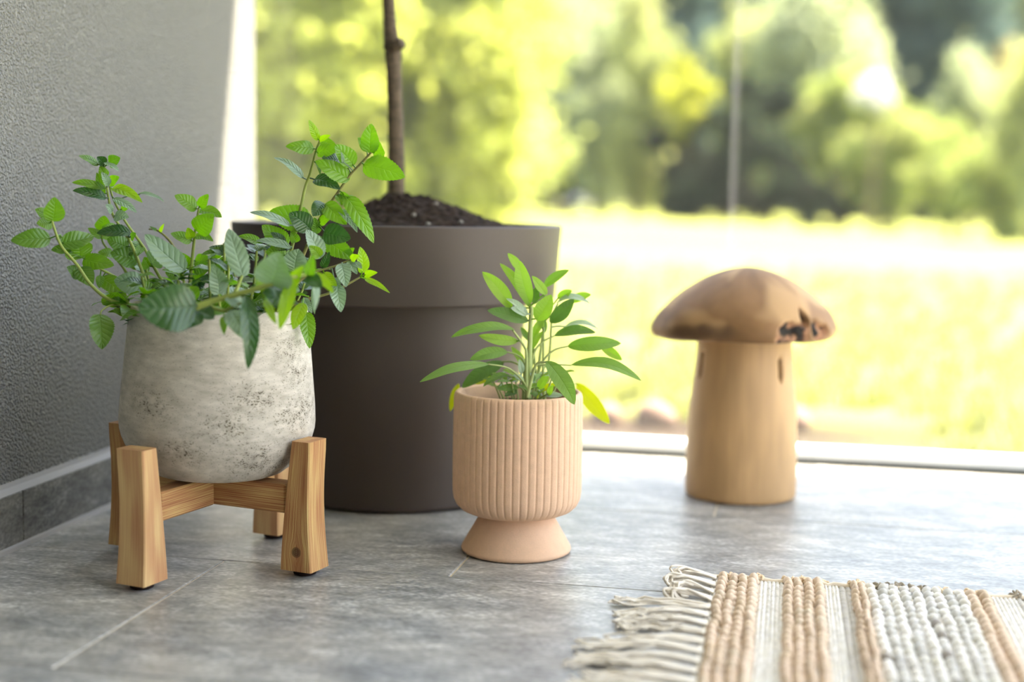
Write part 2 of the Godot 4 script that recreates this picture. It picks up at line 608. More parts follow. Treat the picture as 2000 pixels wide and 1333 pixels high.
func floor_and_baseboard() -> void:
	# rows of tiles across the room, joints staggered from row to row; grout lies a little lower
	var sh := Shape.new()
	sh.box(Vector3(0.45, -0.0512, 0.67), Vector3(2.5, 0.1, 5.1))
	var fl := struct("floor", sh, M.grout, "grey stone-look tiled floor with thin light joints", "floor")
	var edges := [-1.858, -1.516, -1.2025, -0.890, -0.577]
	var joint := [-0.073, -0.3005, -0.525, -0.75]
	var gap := 0.0011
	var k := 0
	for row in 4:
		for c in range(-2, 4):
			var x0: float = maxf(joint[row] + c * 0.675, -0.742)
			var x1: float = minf(joint[row] + (c + 1) * 0.675, 1.35)
			if x1 - x0 < 0.02:
				continue
			sh = Shape.new()
			sh.box(Vector3((x0 + x1) / 2, -0.004, (edges[row] + edges[row + 1]) / 2), Vector3(x1 - x0 - gap * 2, 0.008, edges[row + 1] - edges[row] - gap * 1.3), 0.0007)
			part("tile", sh, M["tile_%d" % ((k * 2 + row) % 3)], fl)
			k += 1
	sh = Shape.new()
	sh.box(Vector3(1.525, -0.004, -0.93), Vector3(0.34, 0.008, 1.86))
	sh.box(Vector3(0.47, -0.004, 1.22), Vector3(2.45, 0.008, 3.59))
	var rest := part("tile_field", sh, M.tile_0, fl)
	rest.set_meta("kind", "stuff")
	# baseboard
	sh = Shape.new()
	sh.box(Vector3(-0.7495, 0.028, 0.6), Vector3(0.005, 0.055, 4.9))
	var bb := struct("baseboard_left", sh, M.grout, "low tiled baseboard along the stucco wall with pale caulk above and below", "baseboard")
	var z := -1.856
	while z < 1.0:
		var z1 := -1.2035 if z < -1.5 else z + 0.675
		sh = Shape.new()
		sh.box(Vector3(-0.744, 0.0285, (z + z1) / 2), Vector3(0.010, 0.055, z1 - z - 0.0016), 0.0006)
		part("tile", sh, M.baseboard, bb)
		z = z1
	sh = Shape.new()
	for a in [[Vector3(-0.7525, 0.0645, 0), Vector3(-0.7395, 0.0563, 0)], [Vector3(-0.7395, 0.0055, 0), Vector3(-0.7345, 0.0003, 0)]]:
		var p: Vector3 = a[0]
		var q: Vector3 = a[1]
		var m := (p + q) / 2 + Vector3(0.0012, 0.0012, 0)
		for s in [[p, m], [m, q]]:
			sh.face([s[0] + Vector3(0, 0, -1.856), s[1] + Vector3(0, 0, -1.856), s[1] + Vector3(0, 0, 1), s[0] + Vector3(0, 0, 1)], Vector3(-0.8, -0.1, -0.4))
	part("caulk_strip", sh, M.caulk, bb)


# ---------------------------------------------------------------- the garden
func lawn_y(x: float, z: float) -> float:
	var d := maxf(0.0, -z - 2.2)
	return -0.12 + 0.0175 * minf(d, 16.0) + sin(x * 0.3) * 0.02 * minf(d / 10.0, 1.0) - 0.0004 * maxf(d - 16.0, 0.0) - 0.045 * clampf(x + 2.6, 0.0, 6.0) * pow(minf(d / 16.0, 1.0), 1.5)


func outside() -> void:
	var tone := noise(90, 0.35, 3)
	var fine := noise(93, 2.0, 2)
	var sh := Shape.new()
	var xs := []
	for i in 61:
		xs.append((i - 30) * 1.6 * (1.0 + absf(i - 30.0) / 30.0))
	var zs := []
	for j in 61:
		zs.append(-1.98 - 0.14 * j - 0.018 * j * j)
	for z in zs:
		for x in xs:
			var t := tone.get_noise_2d(x, z) * 0.12 + fine.get_noise_2d(x, z) * 0.1
			var bed := smoothstep(-3.12, -2.92, z + tone.get_noise_2d(x * 3.0, 5.0) * 0.25) * smoothstep(0.5, 0.1, x)
			sh.vert(Vector3(x, lawn_y(x, z), z), Vector2(x, z), Color(0.150 + t * 0.15, 0.165 + t * 0.12, 0.042 + t * 0.08).lerp(Color(0.020, 0.015, 0.011), bed))
	for j in 60:
		for i in 60:
			var a := j * 61 + i
			sh.quad(a, a + 1, a + 61, a + 62)
	struct("lawn_ground", sh, M.lawn, "bright sunlit lawn stretching from the window to the trees", "lawn", true)
	sh = Shape.new()
	for p in [Vector3(-90, -0.125, -1.9), Vector3(90, -0.125, -1.9), Vector3(-90, -0.125, 90), Vector3(90, -0.125, 90)]:
		sh.vert(p, Vector2(p.x, p.z), Color(0.15, 0.17, 0.07))
	sh.quad(2, 3, 0, 1)
	struct("garden_ground", sh, M.lawn, "garden ground around the house behind the viewer", "ground", true)
	# grass in front of the window
	var tuft := Shape.new()
	for k in 7:
		var a := k * 2.4
		var b := Vector3(cos(a), 0, sin(a)) * 0.02
		var s := Vector3(-sin(a), 0, cos(a)) * 0.004
		var tip := b * 2.6 + Vector3(0, 0.05 + 0.006 * (k % 4), 0)
		var i := tuft.vert(b - s)
		tuft.vert(b + s)
		tuft.vert((b + tip) / 2 + Vector3(0, 0.008, 0) - s * 0.7)
		tuft.vert((b + tip) / 2 + Vector3(0, 0.008, 0) + s * 0.7)
		tuft.vert(tip)
		tuft.quad(i, i + 1, i + 2, i + 3)
		tuft.tri(i + 2, i + 3, i + 4)
	var mm := MultiMesh.new()
	mm.transform_format = MultiMesh.TRANSFORM_3D
	mm.use_colors = true
	mm.mesh = tuft.mesh(M.blade)
	mm.instance_count = 9000
	for i in 9000:
		var u := rng.randf()
		var z := -2.5 - 6.0 * u * u
		var x := rng.randf_range(-1.0, 0.45) * (-z) * 1.1
		var t := rng.randf_range(-0.08, 0.08) + tone.get_noise_2d(x, z) * 0.15
		var skip := smoothstep(-3.12, -2.92, z + tone.get_noise_2d(x * 3.0, 5.0) * 0.25) * smoothstep(0.5, 0.1, x) > 0.5
		mm.set_instance_transform(i, Transform3D(Basis(Vector3.UP, rng.randf() * TAU).scaled(Vector3.ONE * (0.05 if skip else rng.randf_range(0.5, 1.1))), Vector3(x, lawn_y(x, z), z)))
		mm.set_instance_color(i, Color(0.21 + t * 0.15, 0.225 + t * 0.12, 0.078 + t * 0.08))
	var g := MultiMeshInstance3D.new()
	g.name = "grass"
	g.multimesh = mm
	g.set_meta("kind", "stuff")
	g.set_meta("label", "tufts of short sunlit grass just outside the window")
	g.set_meta("category", "grass")
	add_child(g, true)
	# stones along the planting bed
	var lumps := noise(95, 9.0, 2)
	var k := 0
	for s in [[1192, 2.80, "low stone in the bed, beside the ribbed peach pot"], [1290, 2.78, "pinkish stone in the bed just left of the wooden mushroom"], [1565, 2.76, "pinkish stone in the bed just right of the wooden mushroom"]]:
		var p := ground_at(s[0], s[1], -0.12)
		sh = Shape.new()
		sh.blob(Vector3(0, 0.022, 0), Vector3(0.034 + 0.008 * (k % 2), 0.034, 0.03), Basis(), 14, 10)
		for i in sh.v.size():
			sh.v[i] += sh.v[i].normalized() * lumps.get_noise_3dv(sh.v[i] + Vector3.ONE * k) * 0.012
		var o := part("border_stone" if k == 0 else "border_stone_%03d" % k, sh, M.stone, self, s[2])
		o.position = p
		o.set_meta("category", "stone")
		o.set_meta("group", "stones in the bed outside the window")
		k += 1
	# trees and shrubs: [px, distance, height, width, bottom of the crown, kind, label]
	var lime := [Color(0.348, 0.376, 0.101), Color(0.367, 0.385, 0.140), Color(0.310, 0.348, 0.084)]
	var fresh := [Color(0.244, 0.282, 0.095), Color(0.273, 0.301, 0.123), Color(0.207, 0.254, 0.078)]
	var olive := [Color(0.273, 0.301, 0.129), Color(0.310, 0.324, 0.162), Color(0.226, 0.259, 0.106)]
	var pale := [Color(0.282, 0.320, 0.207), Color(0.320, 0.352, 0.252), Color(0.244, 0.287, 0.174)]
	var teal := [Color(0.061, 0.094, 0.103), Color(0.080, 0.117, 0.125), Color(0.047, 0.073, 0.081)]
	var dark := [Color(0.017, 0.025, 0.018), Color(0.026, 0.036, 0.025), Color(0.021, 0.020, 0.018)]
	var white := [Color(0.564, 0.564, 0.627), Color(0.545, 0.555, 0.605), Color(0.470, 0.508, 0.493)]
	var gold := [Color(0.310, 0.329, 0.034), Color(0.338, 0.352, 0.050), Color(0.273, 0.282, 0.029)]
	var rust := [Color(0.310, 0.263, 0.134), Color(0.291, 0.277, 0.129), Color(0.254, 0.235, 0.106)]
	var spruces := "forest trees at the far end of the garden"
	var shrubs := "leafy trees and shrubs along the lawn"
	tree("broadleaf_tree", 560, 11, 3.4, 2.0, 0.0, lime, "bright lime tree nearest the stucco wall, left of the bare trunk", shrubs, 0)
	tree("broadleaf_tree", 700, 13, 4.2, 2.2, 0.0, lime, "lime green tree directly behind the bare planted trunk", shrubs, 0)
	tree("broadleaf_tree", 850, 12, 3.8, 2.0, 0.0, lime, "yellow-green tree just right of the bare planted trunk", shrubs, 0)
	tree("broadleaf_tree", 955, 15, 3.4, 1.5, 0.0, fresh, "olive green tree behind the right rim of the big planter", shrubs, 0)
	tree("broadleaf_tree", 455, 14, 4.2, 1.9, 0.0, lime, "lime tree mostly hidden by the end of the stucco wall", shrubs, 0)
	tree("willow", 1160, 22, 3.1, 1.5, 0.2, pale, "pale silvery tree left of the dark hedge", shrubs, 1)
	tree("willow", 1085, 24, 3.9, 1.3, 0.2, pale, "slim pale tree between the planter and the silvery tree", shrubs, 1)
	tree("broadleaf_tree", 1240, 21, 3.6, 0.95, 0.0, olive, "narrow olive tree in front of the dark spruces", shrubs, 1)
	tree("shrub", 1100, 19, 0.75, 0.5, 0.0, dark, "small dark shrub on the lawn edge, beside the pale trees", shrubs, 0)
	tree("shrub", 1330, 20, 2.35, 0.9, 1.2, gold, "golden yellow shrub rising over the left end of the dark hedge", shrubs, 0)
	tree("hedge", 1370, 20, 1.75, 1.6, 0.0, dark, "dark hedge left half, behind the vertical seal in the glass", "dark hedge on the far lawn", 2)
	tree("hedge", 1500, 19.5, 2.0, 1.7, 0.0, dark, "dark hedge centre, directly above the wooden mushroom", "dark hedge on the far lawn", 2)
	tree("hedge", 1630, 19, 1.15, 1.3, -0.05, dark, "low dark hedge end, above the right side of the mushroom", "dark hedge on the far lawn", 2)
	tree("broadleaf_tree", 1480, 26, 4.0, 1.8, 0.5, olive, "soft green tree rising behind the centre of the dark hedge", shrubs, 1)
	tree("broadleaf_tree", 1590, 24, 4.4, 2.0, 0.4, pale, "pale green tree rising behind the right part of the dark hedge", shrubs, 1)
	tree("broadleaf_tree", 1640, 20, 2.4, 1.3, 0.5, fresh, "lime shrub tree behind the low end of the dark hedge", shrubs, 0)
	tree("shrub", 1700, 17.5, 2.0, 0.42, 1.45, white, "white blossoming shrub top among the lime trees", shrubs, 0)
	tree("shrub", 1740, 18, 2.0, 1.3, 0.0, fresh, "lime green shrub right of the dark hedge", shrubs, 0)
	tree("shrub", 1860, 17, 1.6, 1.2, 0.0, fresh, "rounded lime shrub farther right along the lawn", shrubs, 0)
	tree("shrub", 1970, 16, 1.9, 1.2, 0.0, fresh, "lime shrub farthest right along the lawn", shrubs, 0)
	tree("willow", 1890, 21, 2.9, 0.9, 0.5, pale, "slim pale tree above the rounded lime shrub", shrubs, 1)
	tree("broadleaf_tree", 1945, 22, 3.2, 0.7, 1.2, rust, "russet tinged tree next to the slim pale tree at the right", shrubs, 1)
	tree("broadleaf_tree", 2020, 15, 2.6, 0.9, 0.3, olive, "green tree cut off by the right edge of the view", shrubs, 0)
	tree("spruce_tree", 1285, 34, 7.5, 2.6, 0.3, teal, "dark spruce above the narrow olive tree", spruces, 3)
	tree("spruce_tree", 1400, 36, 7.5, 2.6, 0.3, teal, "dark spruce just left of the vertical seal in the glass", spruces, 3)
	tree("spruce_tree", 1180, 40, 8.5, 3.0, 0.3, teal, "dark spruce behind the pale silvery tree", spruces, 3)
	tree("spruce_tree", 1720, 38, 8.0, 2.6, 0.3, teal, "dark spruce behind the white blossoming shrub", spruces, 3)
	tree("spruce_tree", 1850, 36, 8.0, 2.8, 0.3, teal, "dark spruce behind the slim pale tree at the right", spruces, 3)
	tree("broadleaf_tree", 1060, 33, 7.0, 3.6, 0.3, pale, "tall pale tree far behind the right rim of the big planter", spruces, 1)
	tree("broadleaf_tree", 1345, 44, 9.5, 3.8, 0.3, olive, "tall green tree far behind, between the dark spruces", spruces, 1)
	tree("broadleaf_tree", 1560, 42, 9.5, 5.0, 0.3, pale, "broad pale tree far behind the dark hedge", spruces, 1)
	tree("broadleaf_tree", 1790, 45, 10.0, 4.5, 0.3, olive, "broad olive tree far behind the slim pale tree", spruces, 1)
	tree("broadleaf_tree", 1980, 40, 9.5, 4.5, 0.3, pale, "broad pale tree far behind at the right edge of the view", spruces, 1)
	tree("broadleaf_tree", 800, 30, 8.0, 4.4, 0.3, lime, "broad lime tree far behind the lime trees at the trunk", spruces, 1)
	tree("broadleaf_tree", 560, 30, 8.0, 6.0, 0.3, lime, "broad lime tree far behind, next to the stucco wall", spruces, 1)


func tree(called: String, px: float, d: float, height: float, width: float, low: float, tones: Array, label: String, group: String, form: int) -> void:
	var p := ground_at(px, d, 0)
	p.y = lawn_y(p.x, p.z)
	var o := thing(called, label, "hedge" if called == "hedge" else "shrub" if called == "shrub" else "tree", p, group)
	var sh := Shape.new()
	var tr := maxf(0.03, height * 0.016)
	sh.tube([Vector3.ZERO, Vector3(0.02, height * 0.35, 0), Vector3(0, height * 0.75, 0.02)], [tr * 1.3, tr, tr * 0.3], 7)
	part("trunk", sh, M.trunk, o)
	var leaf := Shape.new()      # a spray of three bent leaves
	for k in 3:
		var a := k * 2.2
		var b := Basis(Vector3.UP, a) * Basis(Vector3.RIGHT, 0.5 * k)
		var i := leaf.vert(b * Vector3(0, 0, 0))
		leaf.vert(b * Vector3(0.28, 0.08, 0.5))
		leaf.vert(b * Vector3(-0.28, 0.08, 0.5))
		leaf.vert(b * Vector3(0, -0.08, 1.0))
		leaf.tri(i, i + 1, i + 2)
		leaf.tri(i + 1, i + 3, i + 2)
	var n: int = clampi(int(width * height * (1300 if form == 2 else 900)), 1500, 13000)
	var mm := MultiMesh.new()
	mm.transform_format = MultiMesh.TRANSFORM_3D
	mm.use_colors = true
	mm.mesh = leaf.mesh(M.foliage)
	mm.instance_count = n
	# leaf clumps fill the crown; each clump has its own tone
	var clumps := []
	var nc: int = clampi(int(height * width * 5.0), 16, 70)
	for i in nc:
		var q := Vector3(rng.randf_range(-1, 1), rng.randf_range(-1, 1), rng.randf_range(-1, 1))
		while q.length() > 1.0:
			q = Vector3(rng.randf_range(-1, 1), rng.randf_range(-1, 1), rng.randf_range(-1, 1))
		if form == 3:
			var t := rng.randf()
			var a := rng.randf() * TAU
			q = Vector3(cos(a) * (1.05 - t), t * 2.0 - 1.0, sin(a) * (1.05 - t))
		if form == 2:
			q = q / maxf(0.35, maxf(absf(q.x), maxf(absf(q.y), absf(q.z)))) * pow(rng.randf(), 0.25)
		var tone: Color = tones[0].lerp(tones[1 + rng.randi() % 2], rng.randf())
		clumps.append([Vector3(q.x * width * 0.42, low + (height - low) * (0.5 + 0.46 * q.y), q.z * width * 0.42), tone])
	var size := clampf(sqrt(width * height) * 0.055, 0.06, 0.26)
	var spread := sqrt(width * (height - low)) * (0.14 if form != 2 else 0.1)
	for i in n:
		var c: Array = clumps[rng.randi() % nc]
		var q := Vector3(rng.randfn(), rng.randfn() * (1.5 if form == 1 else 0.8), rng.randfn()) * spread * 0.55
		var pos: Vector3 = c[0] + q
		pos.y = maxf(pos.y, 0.02)
		var b := Basis.from_euler(Vector3(rng.randf() * TAU, rng.randf() * TAU, rng.randf() * TAU)).scaled(Vector3.ONE * size * rng.randf_range(0.7, 1.3))
		mm.set_instance_transform(i, Transform3D(b, pos))
		var t: Color = c[1]
		var k := rng.randf_range(0.8, 1.2)
		mm.set_instance_color(i, Color(t.r * k, t.g * k, t.b * k))
	var cr := MultiMeshInstance3D.new()
	cr.name = "crown"
	cr.multimesh = mm
	cr.set_meta("kind", "stuff")
	o.add_child(cr, true)


# ---------------------------------------------------------------- the big planter with the young tree
func planter() -> void:
	var c := Vector3(-0.457, 0, -1.557)
	var o := thing("potted_tree", "large taupe planter with a broad rim band, a bare young trunk in its soil", "potted tree", c)
	var sh := Shape.new()
	sh.lathe(Vector3.ZERO, [Vector2(0.0, 0.001), Vector2(0.131, 0.001), Vector2(0.1362, 0.003), Vector2(0.1382, 0.007), Vector2(0.146, 0.120), Vector2(0.1535, 0.232), Vector2(0.1535, 0.2375)], 96)
	part("pot", sh, M.taupe, o)
	sh = Shape.new()
	sh.lathe(Vector3.ZERO, [Vector2(0.1525, 0.236), Vector2(0.1845, 0.2348), Vector2(0.1868, 0.2356), Vector2(0.1876, 0.238), Vector2(0.1945, 0.3195), Vector2(0.1941, 0.3212), Vector2(0.1928, 0.3218), Vector2(0.1912, 0.3212), Vector2(0.1905, 0.319), Vector2(0.187, 0.285)], 128)
	part("rim_band", sh, M.taupe, o)
	# soil heaped round the trunk
	var lump := noise(101, 60.0, 3)
	var crumb := noise(102, 220.0, 2)
	sh = Shape.new()
	var nr := 70
	var na := 150
	for k in nr + 1:
		for j in na:
			var a := TAU * j / na
			var r := 0.188 * k / nr
			var x := cos(a) * r
			var z := sin(a) * r
			var h := 0.3115 + 0.0375 * exp(-(pow((x - 0.030) / 0.066, 2) + pow((z - 0.02) / 0.08, 2)) * 0.62) + 0.012 * exp(-(pow((x + 0.02) / 0.05, 2) + pow(z / 0.06, 2)))
			var e := lump.get_noise_2d(x, z) * 0.006 + crumb.get_noise_2d(x, z) * 0.003
			h += e * (1.0 if k < nr - 1 else 0.2)
			var t := maxf(0.004, 0.026 + crumb.get_noise_2d(x * 0.7 + 3.0, z) * 0.028 + e * 1.5)
			sh.vert(Vector3(x, h, z), Vector2(x, z), Color(t * 1.35, t, t * 0.8))
	for k in nr:
		for j in na:
			var p := k * na + j
			var q := k * na + (j + 1) % na
			sh.quad(p, p + na, q, q + na)
	var soil := part("soil", sh, M.soil, o, "", true)
	for s in [[851, 401, 1.55], [808, 414, 1.5], [975, 436, 1.47], [998, 436, 1.48], [836, 424, 1.47], [844, 433, 1.44], [900, 418, 1.5]]:
		var p := at(s[0], s[1], s[2]) - c
		p.y = 0.3115 + 0.0375 * exp(-(pow((p.x - 0.030) / 0.066, 2) + pow((p.z - 0.02) / 0.08, 2)) * 0.62) + 0.003
		sh = Shape.new()
		sh.blob(p, Vector3(0.0030, 0.0022, 0.0026), Basis(), 7, 5, Color(0.3, 0.28, 0.25))
		part("pale_crumb", sh, M.soil, soil, "", true)
	# trunk, leaning a little, with the stub of a cut branch
	var pts := []
	var radii := []
	for s in [[774, 428, 16.5], [774, 385, 16.3], [773.5, 300, 15.8], [771.5, 210, 15.2], [769.5, 150, 15.2], [768, 110, 16.5], [766, 88, 17.0], [763.5, 66, 14.0], [761, 40, 12.6], [759, 0, 12.2], [753, -90, 11.6], [751, -220, 11.0], [742, -340, 10.0], [744, -480, 9.0]]:
		pts.append(at(s[0], s[1], 1.612) - c)
		radii.append(s[2] * 1.612 / FOCAL_PX)
	sh = Shape.new()
	var line := curve(pts, 90)
	var rr := []
	var rn := noise(111, 30.0, 2)
	for i in line.size():
		var t := float(i) / 90.0 * (radii.size() - 1)
		var k: int = min(int(t), radii.size() - 2)
		rr.append(lerpf(radii[k], radii[k + 1], t - k) * (1.0 + rn.get_noise_1d(i * 0.01) * 0.09))
	sh.tube(line, rr, 20)
	var trunk := part("trunk", sh, M.bark, o, "bare brown-grey young trunk")
	sh = Shape.new()
	var kb := at(766, 92, 1.604) - c
	var kt := at(787, 83, 1.596) - c
	sh.tube(curve([kb, kb.lerp(kt, 0.5), kb.lerp(kt, 0.85), kt], 10), [0.0078, 0.0078, 0.0076, 0.0074, 0.007, 0.0068, 0.0066, 0.0066, 0.0064, 0.0058, 0.004], 14)
	part("branch_stub", sh, M.bark, trunk)


# ---------------------------------------------------------------- the wooden stand and the concrete pot of mint
func leg_shape() -> Shape:       # along +x: outer face out, hollowed lengthwise; grain runs down it
	var sh := Shape.new()
	var n := 12
	var half := 0.0160
	var bev := 0.0011
	var uoff := [0, 3, 1, 2]
	var rows := []
	for k in n + 1:
		var u := float(k) / n
		var y := 0.0062 + 0.1215 * u
		var ro := 0.1210 - 0.0020 * u - 0.0030 * sin(PI * clampf(u * 1.05, 0, 1))
		var ri := lerpf(0.0875, 0.0995, pow(u, 1.3)) - 0.0008 * sin(PI * u)
		var hw := half - 0.0010 * sin(PI * u) - 0.0012 * u
		rows.append([Vector3(ro, y, -hw + bev), Vector3(ro, y, hw - bev), Vector3(ro - bev, y, hw), Vector3(ri + bev, y, hw), Vector3(ri, y, hw - bev), Vector3(ri, y, -hw + bev), Vector3(ri + bev, y, -hw), Vector3(ro - bev, y, -hw)])
	for s in 8:
		var first := sh.v.size()
		var f: int = uoff[(s / 2) % 4]
		for k in n + 1:
			var v := 0.97 - 0.94 * float(k) / n
			var a := 0.03
			var b := 0.97
			if s % 2 == 1:
				a = 0.95
				b = 0.99
			sh.vert(rows[k][s], Vector2((f + a) * 0.25, v))
			sh.vert(rows[k][(s + 1) % 8], Vector2((f + b) * 0.25, v))
		for k in n:
			sh.quad(first + k * 2, first + k * 2 + 1, first + k * 2 + 2, first + k * 2 + 3)
	for k in [0, n]:
		var c := Vector3(0.105, 0.06, 0)
		sh.face(rows[k].duplicate(), c)
		for i in 8:
			var t := sh.uv.size() - 8 + i
			sh.uv[t] = Vector2(sh.v[t].z * 7.8 + 0.4, sh.v[t].x * 9.0)
	return sh


func stand_and_mint() -> void:
	var o := thing("plant_stand", "four-legged light wooden plant stand with crossed bars under the concrete pot", "plant stand", Vector3(-0.5355, 0, -1.199))
	o.rotation.y = deg_to_rad(-12.6)
	var legs := leg_shape()
	for k in 4:        # right front, left front, left back, right back
		var tone: Material = [M.wood_1, M.wood_0, M.wood_1, M.wood_0][k]
		var l := part("leg", legs, tone, o)
		l.rotation.y = -k * PI / 2
		if k == 2:
			l.position = Vector3(0.006, 0, 0)
		var sh := Shape.new()
		sh.lathe(Vector3(0.1045, 0, 0), [Vector2(0, 0.0002), Vector2(0.0085, 0.0002), Vector2(0.0105, 0.0012), Vector2(0.0115, 0.0072), Vector2(0, 0.0072)], 20)
		part("foot_pad", sh, M.pad, l, "dark felt foot pad")
	var sh := Shape.new()
	sh.box(Vector3(0, 0.0718, 0), Vector3(0.180, 0.027, 0.022), 0.0014)
	for i in sh.uv.size():
		sh.uv[i] = Vector2(sh.uv[i].y * 7.8, sh.uv[i].x * 8.7)
	part("crossbar", sh, M.wood_beam, o)
	for s in [-1, 1]:
		sh = Shape.new()
		sh.box(Vector3(0, 0.0718, s * 0.0507), Vector3(0.022, 0.027, 0.0788), 0.0014)
		for i in sh.uv.size():
			var p := sh.v[i]
			sh.uv[i] = Vector2((p.y + p.x) * 7.8, p.z * 8.7)
		part("crossbar", sh, M.wood_beam, o)

	var c := Vector3(-0.5305, 0, -1.2)
	o = thing("potted_mint", "grey pitted concrete pot with bushy sprawling mint, set in the four-legged wooden stand", "potted plant", c)
	sh = Shape.new()
	var prof := [Vector2(0, 0.0856), Vector2(0.050, 0.0856), Vector2(0.0565, 0.0862), Vector2(0.0625, 0.0885), Vector2(0.0690, 0.0935), Vector2(0.0755, 0.1000), Vector2(0.0818, 0.1080), Vector2(0.0865, 0.1155), Vector2(0.0895, 0.1225), Vector2(0.0914, 0.130), Vector2(0.0919, 0.137), Vector2(0.0912, 0.153), Vector2(0.0885, 0.182), Vector2(0.0855, 0.214), Vector2(0.0828, 0.242), Vector2(0.0821, 0.2448), Vector2(0.0806, 0.2460), Vector2(0.0786, 0.2456), Vector2(0.0774, 0.243), Vector2(0.0774, 0.218)]
	sh.lathe(Vector3.ZERO, prof, 96)
	var tilt := Basis(Vector3.BACK, deg_to_rad(-1.3))
	for i in sh.v.size():
		sh.uv[i].y = 1.0 - (sh.v[i].y - 0.0856) / 0.165
		sh.v[i] = tilt * (sh.v[i] - Vector3(0.02, 0.0856, 0)) + Vector3(0.02, 0.0872, 0)
	part("pot", sh, M.concrete, o)
	sh = Shape.new()
	var lump := noise(121, 70.0, 3)
	for k in 20:
		for j in 48:
			var a := TAU * j / 48
			var r := 0.0770 * k / 19.0
			var p := Vector3(cos(a) * r, 0, sin(a) * r)
			var e := lump.get_noise_2d(p.x, p.z)
			sh.vert(p + Vector3(0, 0.222 + e * 0.005, 0), Vector2.ZERO, Color(0.06, 0.045, 0.035) * (1.0 + e))
	for k in 19:
		for j in 48:
			sh.quad(k * 48 + j, k * 48 + 48 + j, k * 48 + (j + 1) % 48, k * 48 + 48 + (j + 1) % 48)
	part("soil", sh, M.soil, o, "", true)
	var s: Node3D
	s = stem(o, [[268, 598, 1.270], [217, 587, 1.250], [179, 558, 1.235], [150, 517, 1.230], [120, 481, 1.230], [105, 443, 1.230], [101, 425, 1.230]], 0.0017, M.mint_stem)
	leaves(o, s, "mint", [[103, 433, 107, 387, 36, 5, 1.230, 1.218, 0.06, 0], [93, 423, 71, 409, 20, 20, 1.240, 1.228, 0.06, 0], [101, 436, 73, 436, 24, 15, 1.242, 1.230, 0.06, 0], [99, 467, 21, 468, 37, 25, 1.230, 1.218, 0.06, 1], [120, 476, 184, 459, 34, 25, 1.240, 1.250, 0.06, 1], [156, 506, 150, 467, 51, 15, 1.260, 1.248, 0.06, 0], [163, 506, 220, 516, 34, 20, 1.260, 1.248, 0.06, 0], [143, 492, 100, 488, 24, 40, 1.250, 1.244, 0.06, 1], [122, 464, 112, 467, 15, 0, 1.250, 1.238, 0.06, 0], [156, 522, 179, 556, 33, 10, 1.251, 1.239, 0.06, 1], [157, 538, 133, 522, 26, 20, 1.252, 1.240, 0.06, 1]])
	s = stem(o, [[281, 576, 1.300], [219, 538, 1.290], [163, 508, 1.280]], 0.0016, M.mint_stem)
	leaves(o, s, "mint", [[198, 543, 244, 580, 32, 10, 1.287, 1.275, 0.06, 0], [196, 538, 194, 561, 15, 10, 1.287, 1.275, 0.06, 0]])
	s = stem(o, [[293, 578, 1.300], [283, 545, 1.300], [255, 474, 1.295], [222, 423, 1.290], [212, 387, 1.285], [204, 326, 1.280]], 0.0016, M.mint_stem)
	leaves(o, s, "mint", [[193, 322, 154, 304, 16, 35, 1.280, 1.268, 0.06, 1], [204, 323, 190, 307, 19, 20, 1.280, 1.268, 0.06, 2], [212, 321, 232, 309, 22, 15, 1.280, 1.268, 0.06, 1], [204, 318, 233, 330, 15, 60, 1.270, 1.264, 0.06, 3], [208, 346, 195, 325, 18, 10, 1.282, 1.270, 0.06, 0], [213, 362, 199, 337, 16, 30, 1.277, 1.265, 0.06, 3], [213, 359, 232, 346, 19, 20, 1.283, 1.271, 0.06, 0], [205, 369, 142, 354, 19, 35, 1.283, 1.271, 0.06, 0], [207, 388, 144, 368, 24, 35, 1.280, 1.268, 0.06, 2], [201, 382, 190, 339, 15, 10, 1.290, 1.278, 0.06, 0], [283, 558, 224, 547, 42, 10, 1.270, 1.258, 0.06, 3], [251, 484, 211, 466, 32, 15, 1.311, 1.299, 0.06, 1], [230, 446, 201, 443, 15, 20, 1.312, 1.300, 0.06, 0], [255, 456, 189, 450, 28, 45, 1.284, 1.278, 0.06, 2], [255, 464, 265, 456, 15, 30, 1.294, 1.282, 0.06, 1], [245, 479, 179, 456, 18, 40, 1.325, 1.319, 0.06, 0], [270, 510, 216, 493, 36, 15, 1.308, 1.296, 0.06, 1], [224, 423, 249, 423, 24, 40, 1.282, 1.276, 0.06, 3], [219, 415, 207, 400, 15, 30, 1.279, 1.267, 0.06, 3]])
	s = stem(o, [[324, 563, 1.310], [301, 522, 1.310], [281, 484, 1.305], [245, 433, 1.300], [222, 390, 1.295], [214, 364, 1.290]], 0.0015, M.mint_stem)
	leaves(o, s, "mint", [[218, 369, 277, 392, 24, 35, 1.288, 1.276, 0.16, 4], [270, 379, 320, 393, 15, 60, 1.296, 1.290, 0.06, 3], [221, 388, 267, 411, 18, 45, 1.287, 1.281, 0.06, 3], [237, 410, 255, 400, 11, 20, 1.298, 1.286, 0.06, 0], [297, 518, 316, 484, 38, 20, 1.299, 1.287, 0.06, 3], [278, 481, 268, 499, 15, 10, 1.305, 1.293, 0.06, 0], [293, 522, 283, 504, 23, 10, 1.310, 1.298, 0.06, 0], [275, 474, 252, 499, 23, 10, 1.314, 1.302, 0.06, 1]])
	s = stem(o, [[255, 550, 1.320], [240, 522, 1.320], [219, 497, 1.320], [201, 474, 1.320], [200, 456, 1.320]], 0.0013, M.mint_stem)
	leaves(o, s, "mint", [[201, 451, 204, 423, 29, 5, 1.320, 1.308, 0.06, 0], [199, 464, 173, 446, 15, 20, 1.320, 1.308, 0.06, 0], [222, 499, 194, 492, 18, 30, 1.320, 1.308, 0.06, 0]])
	s = stem(o, [[352, 510, 1.330], [334, 474, 1.330], [309, 451, 1.330], [291, 448, 1.330]], 0.0013, M.mint_stem_brown)
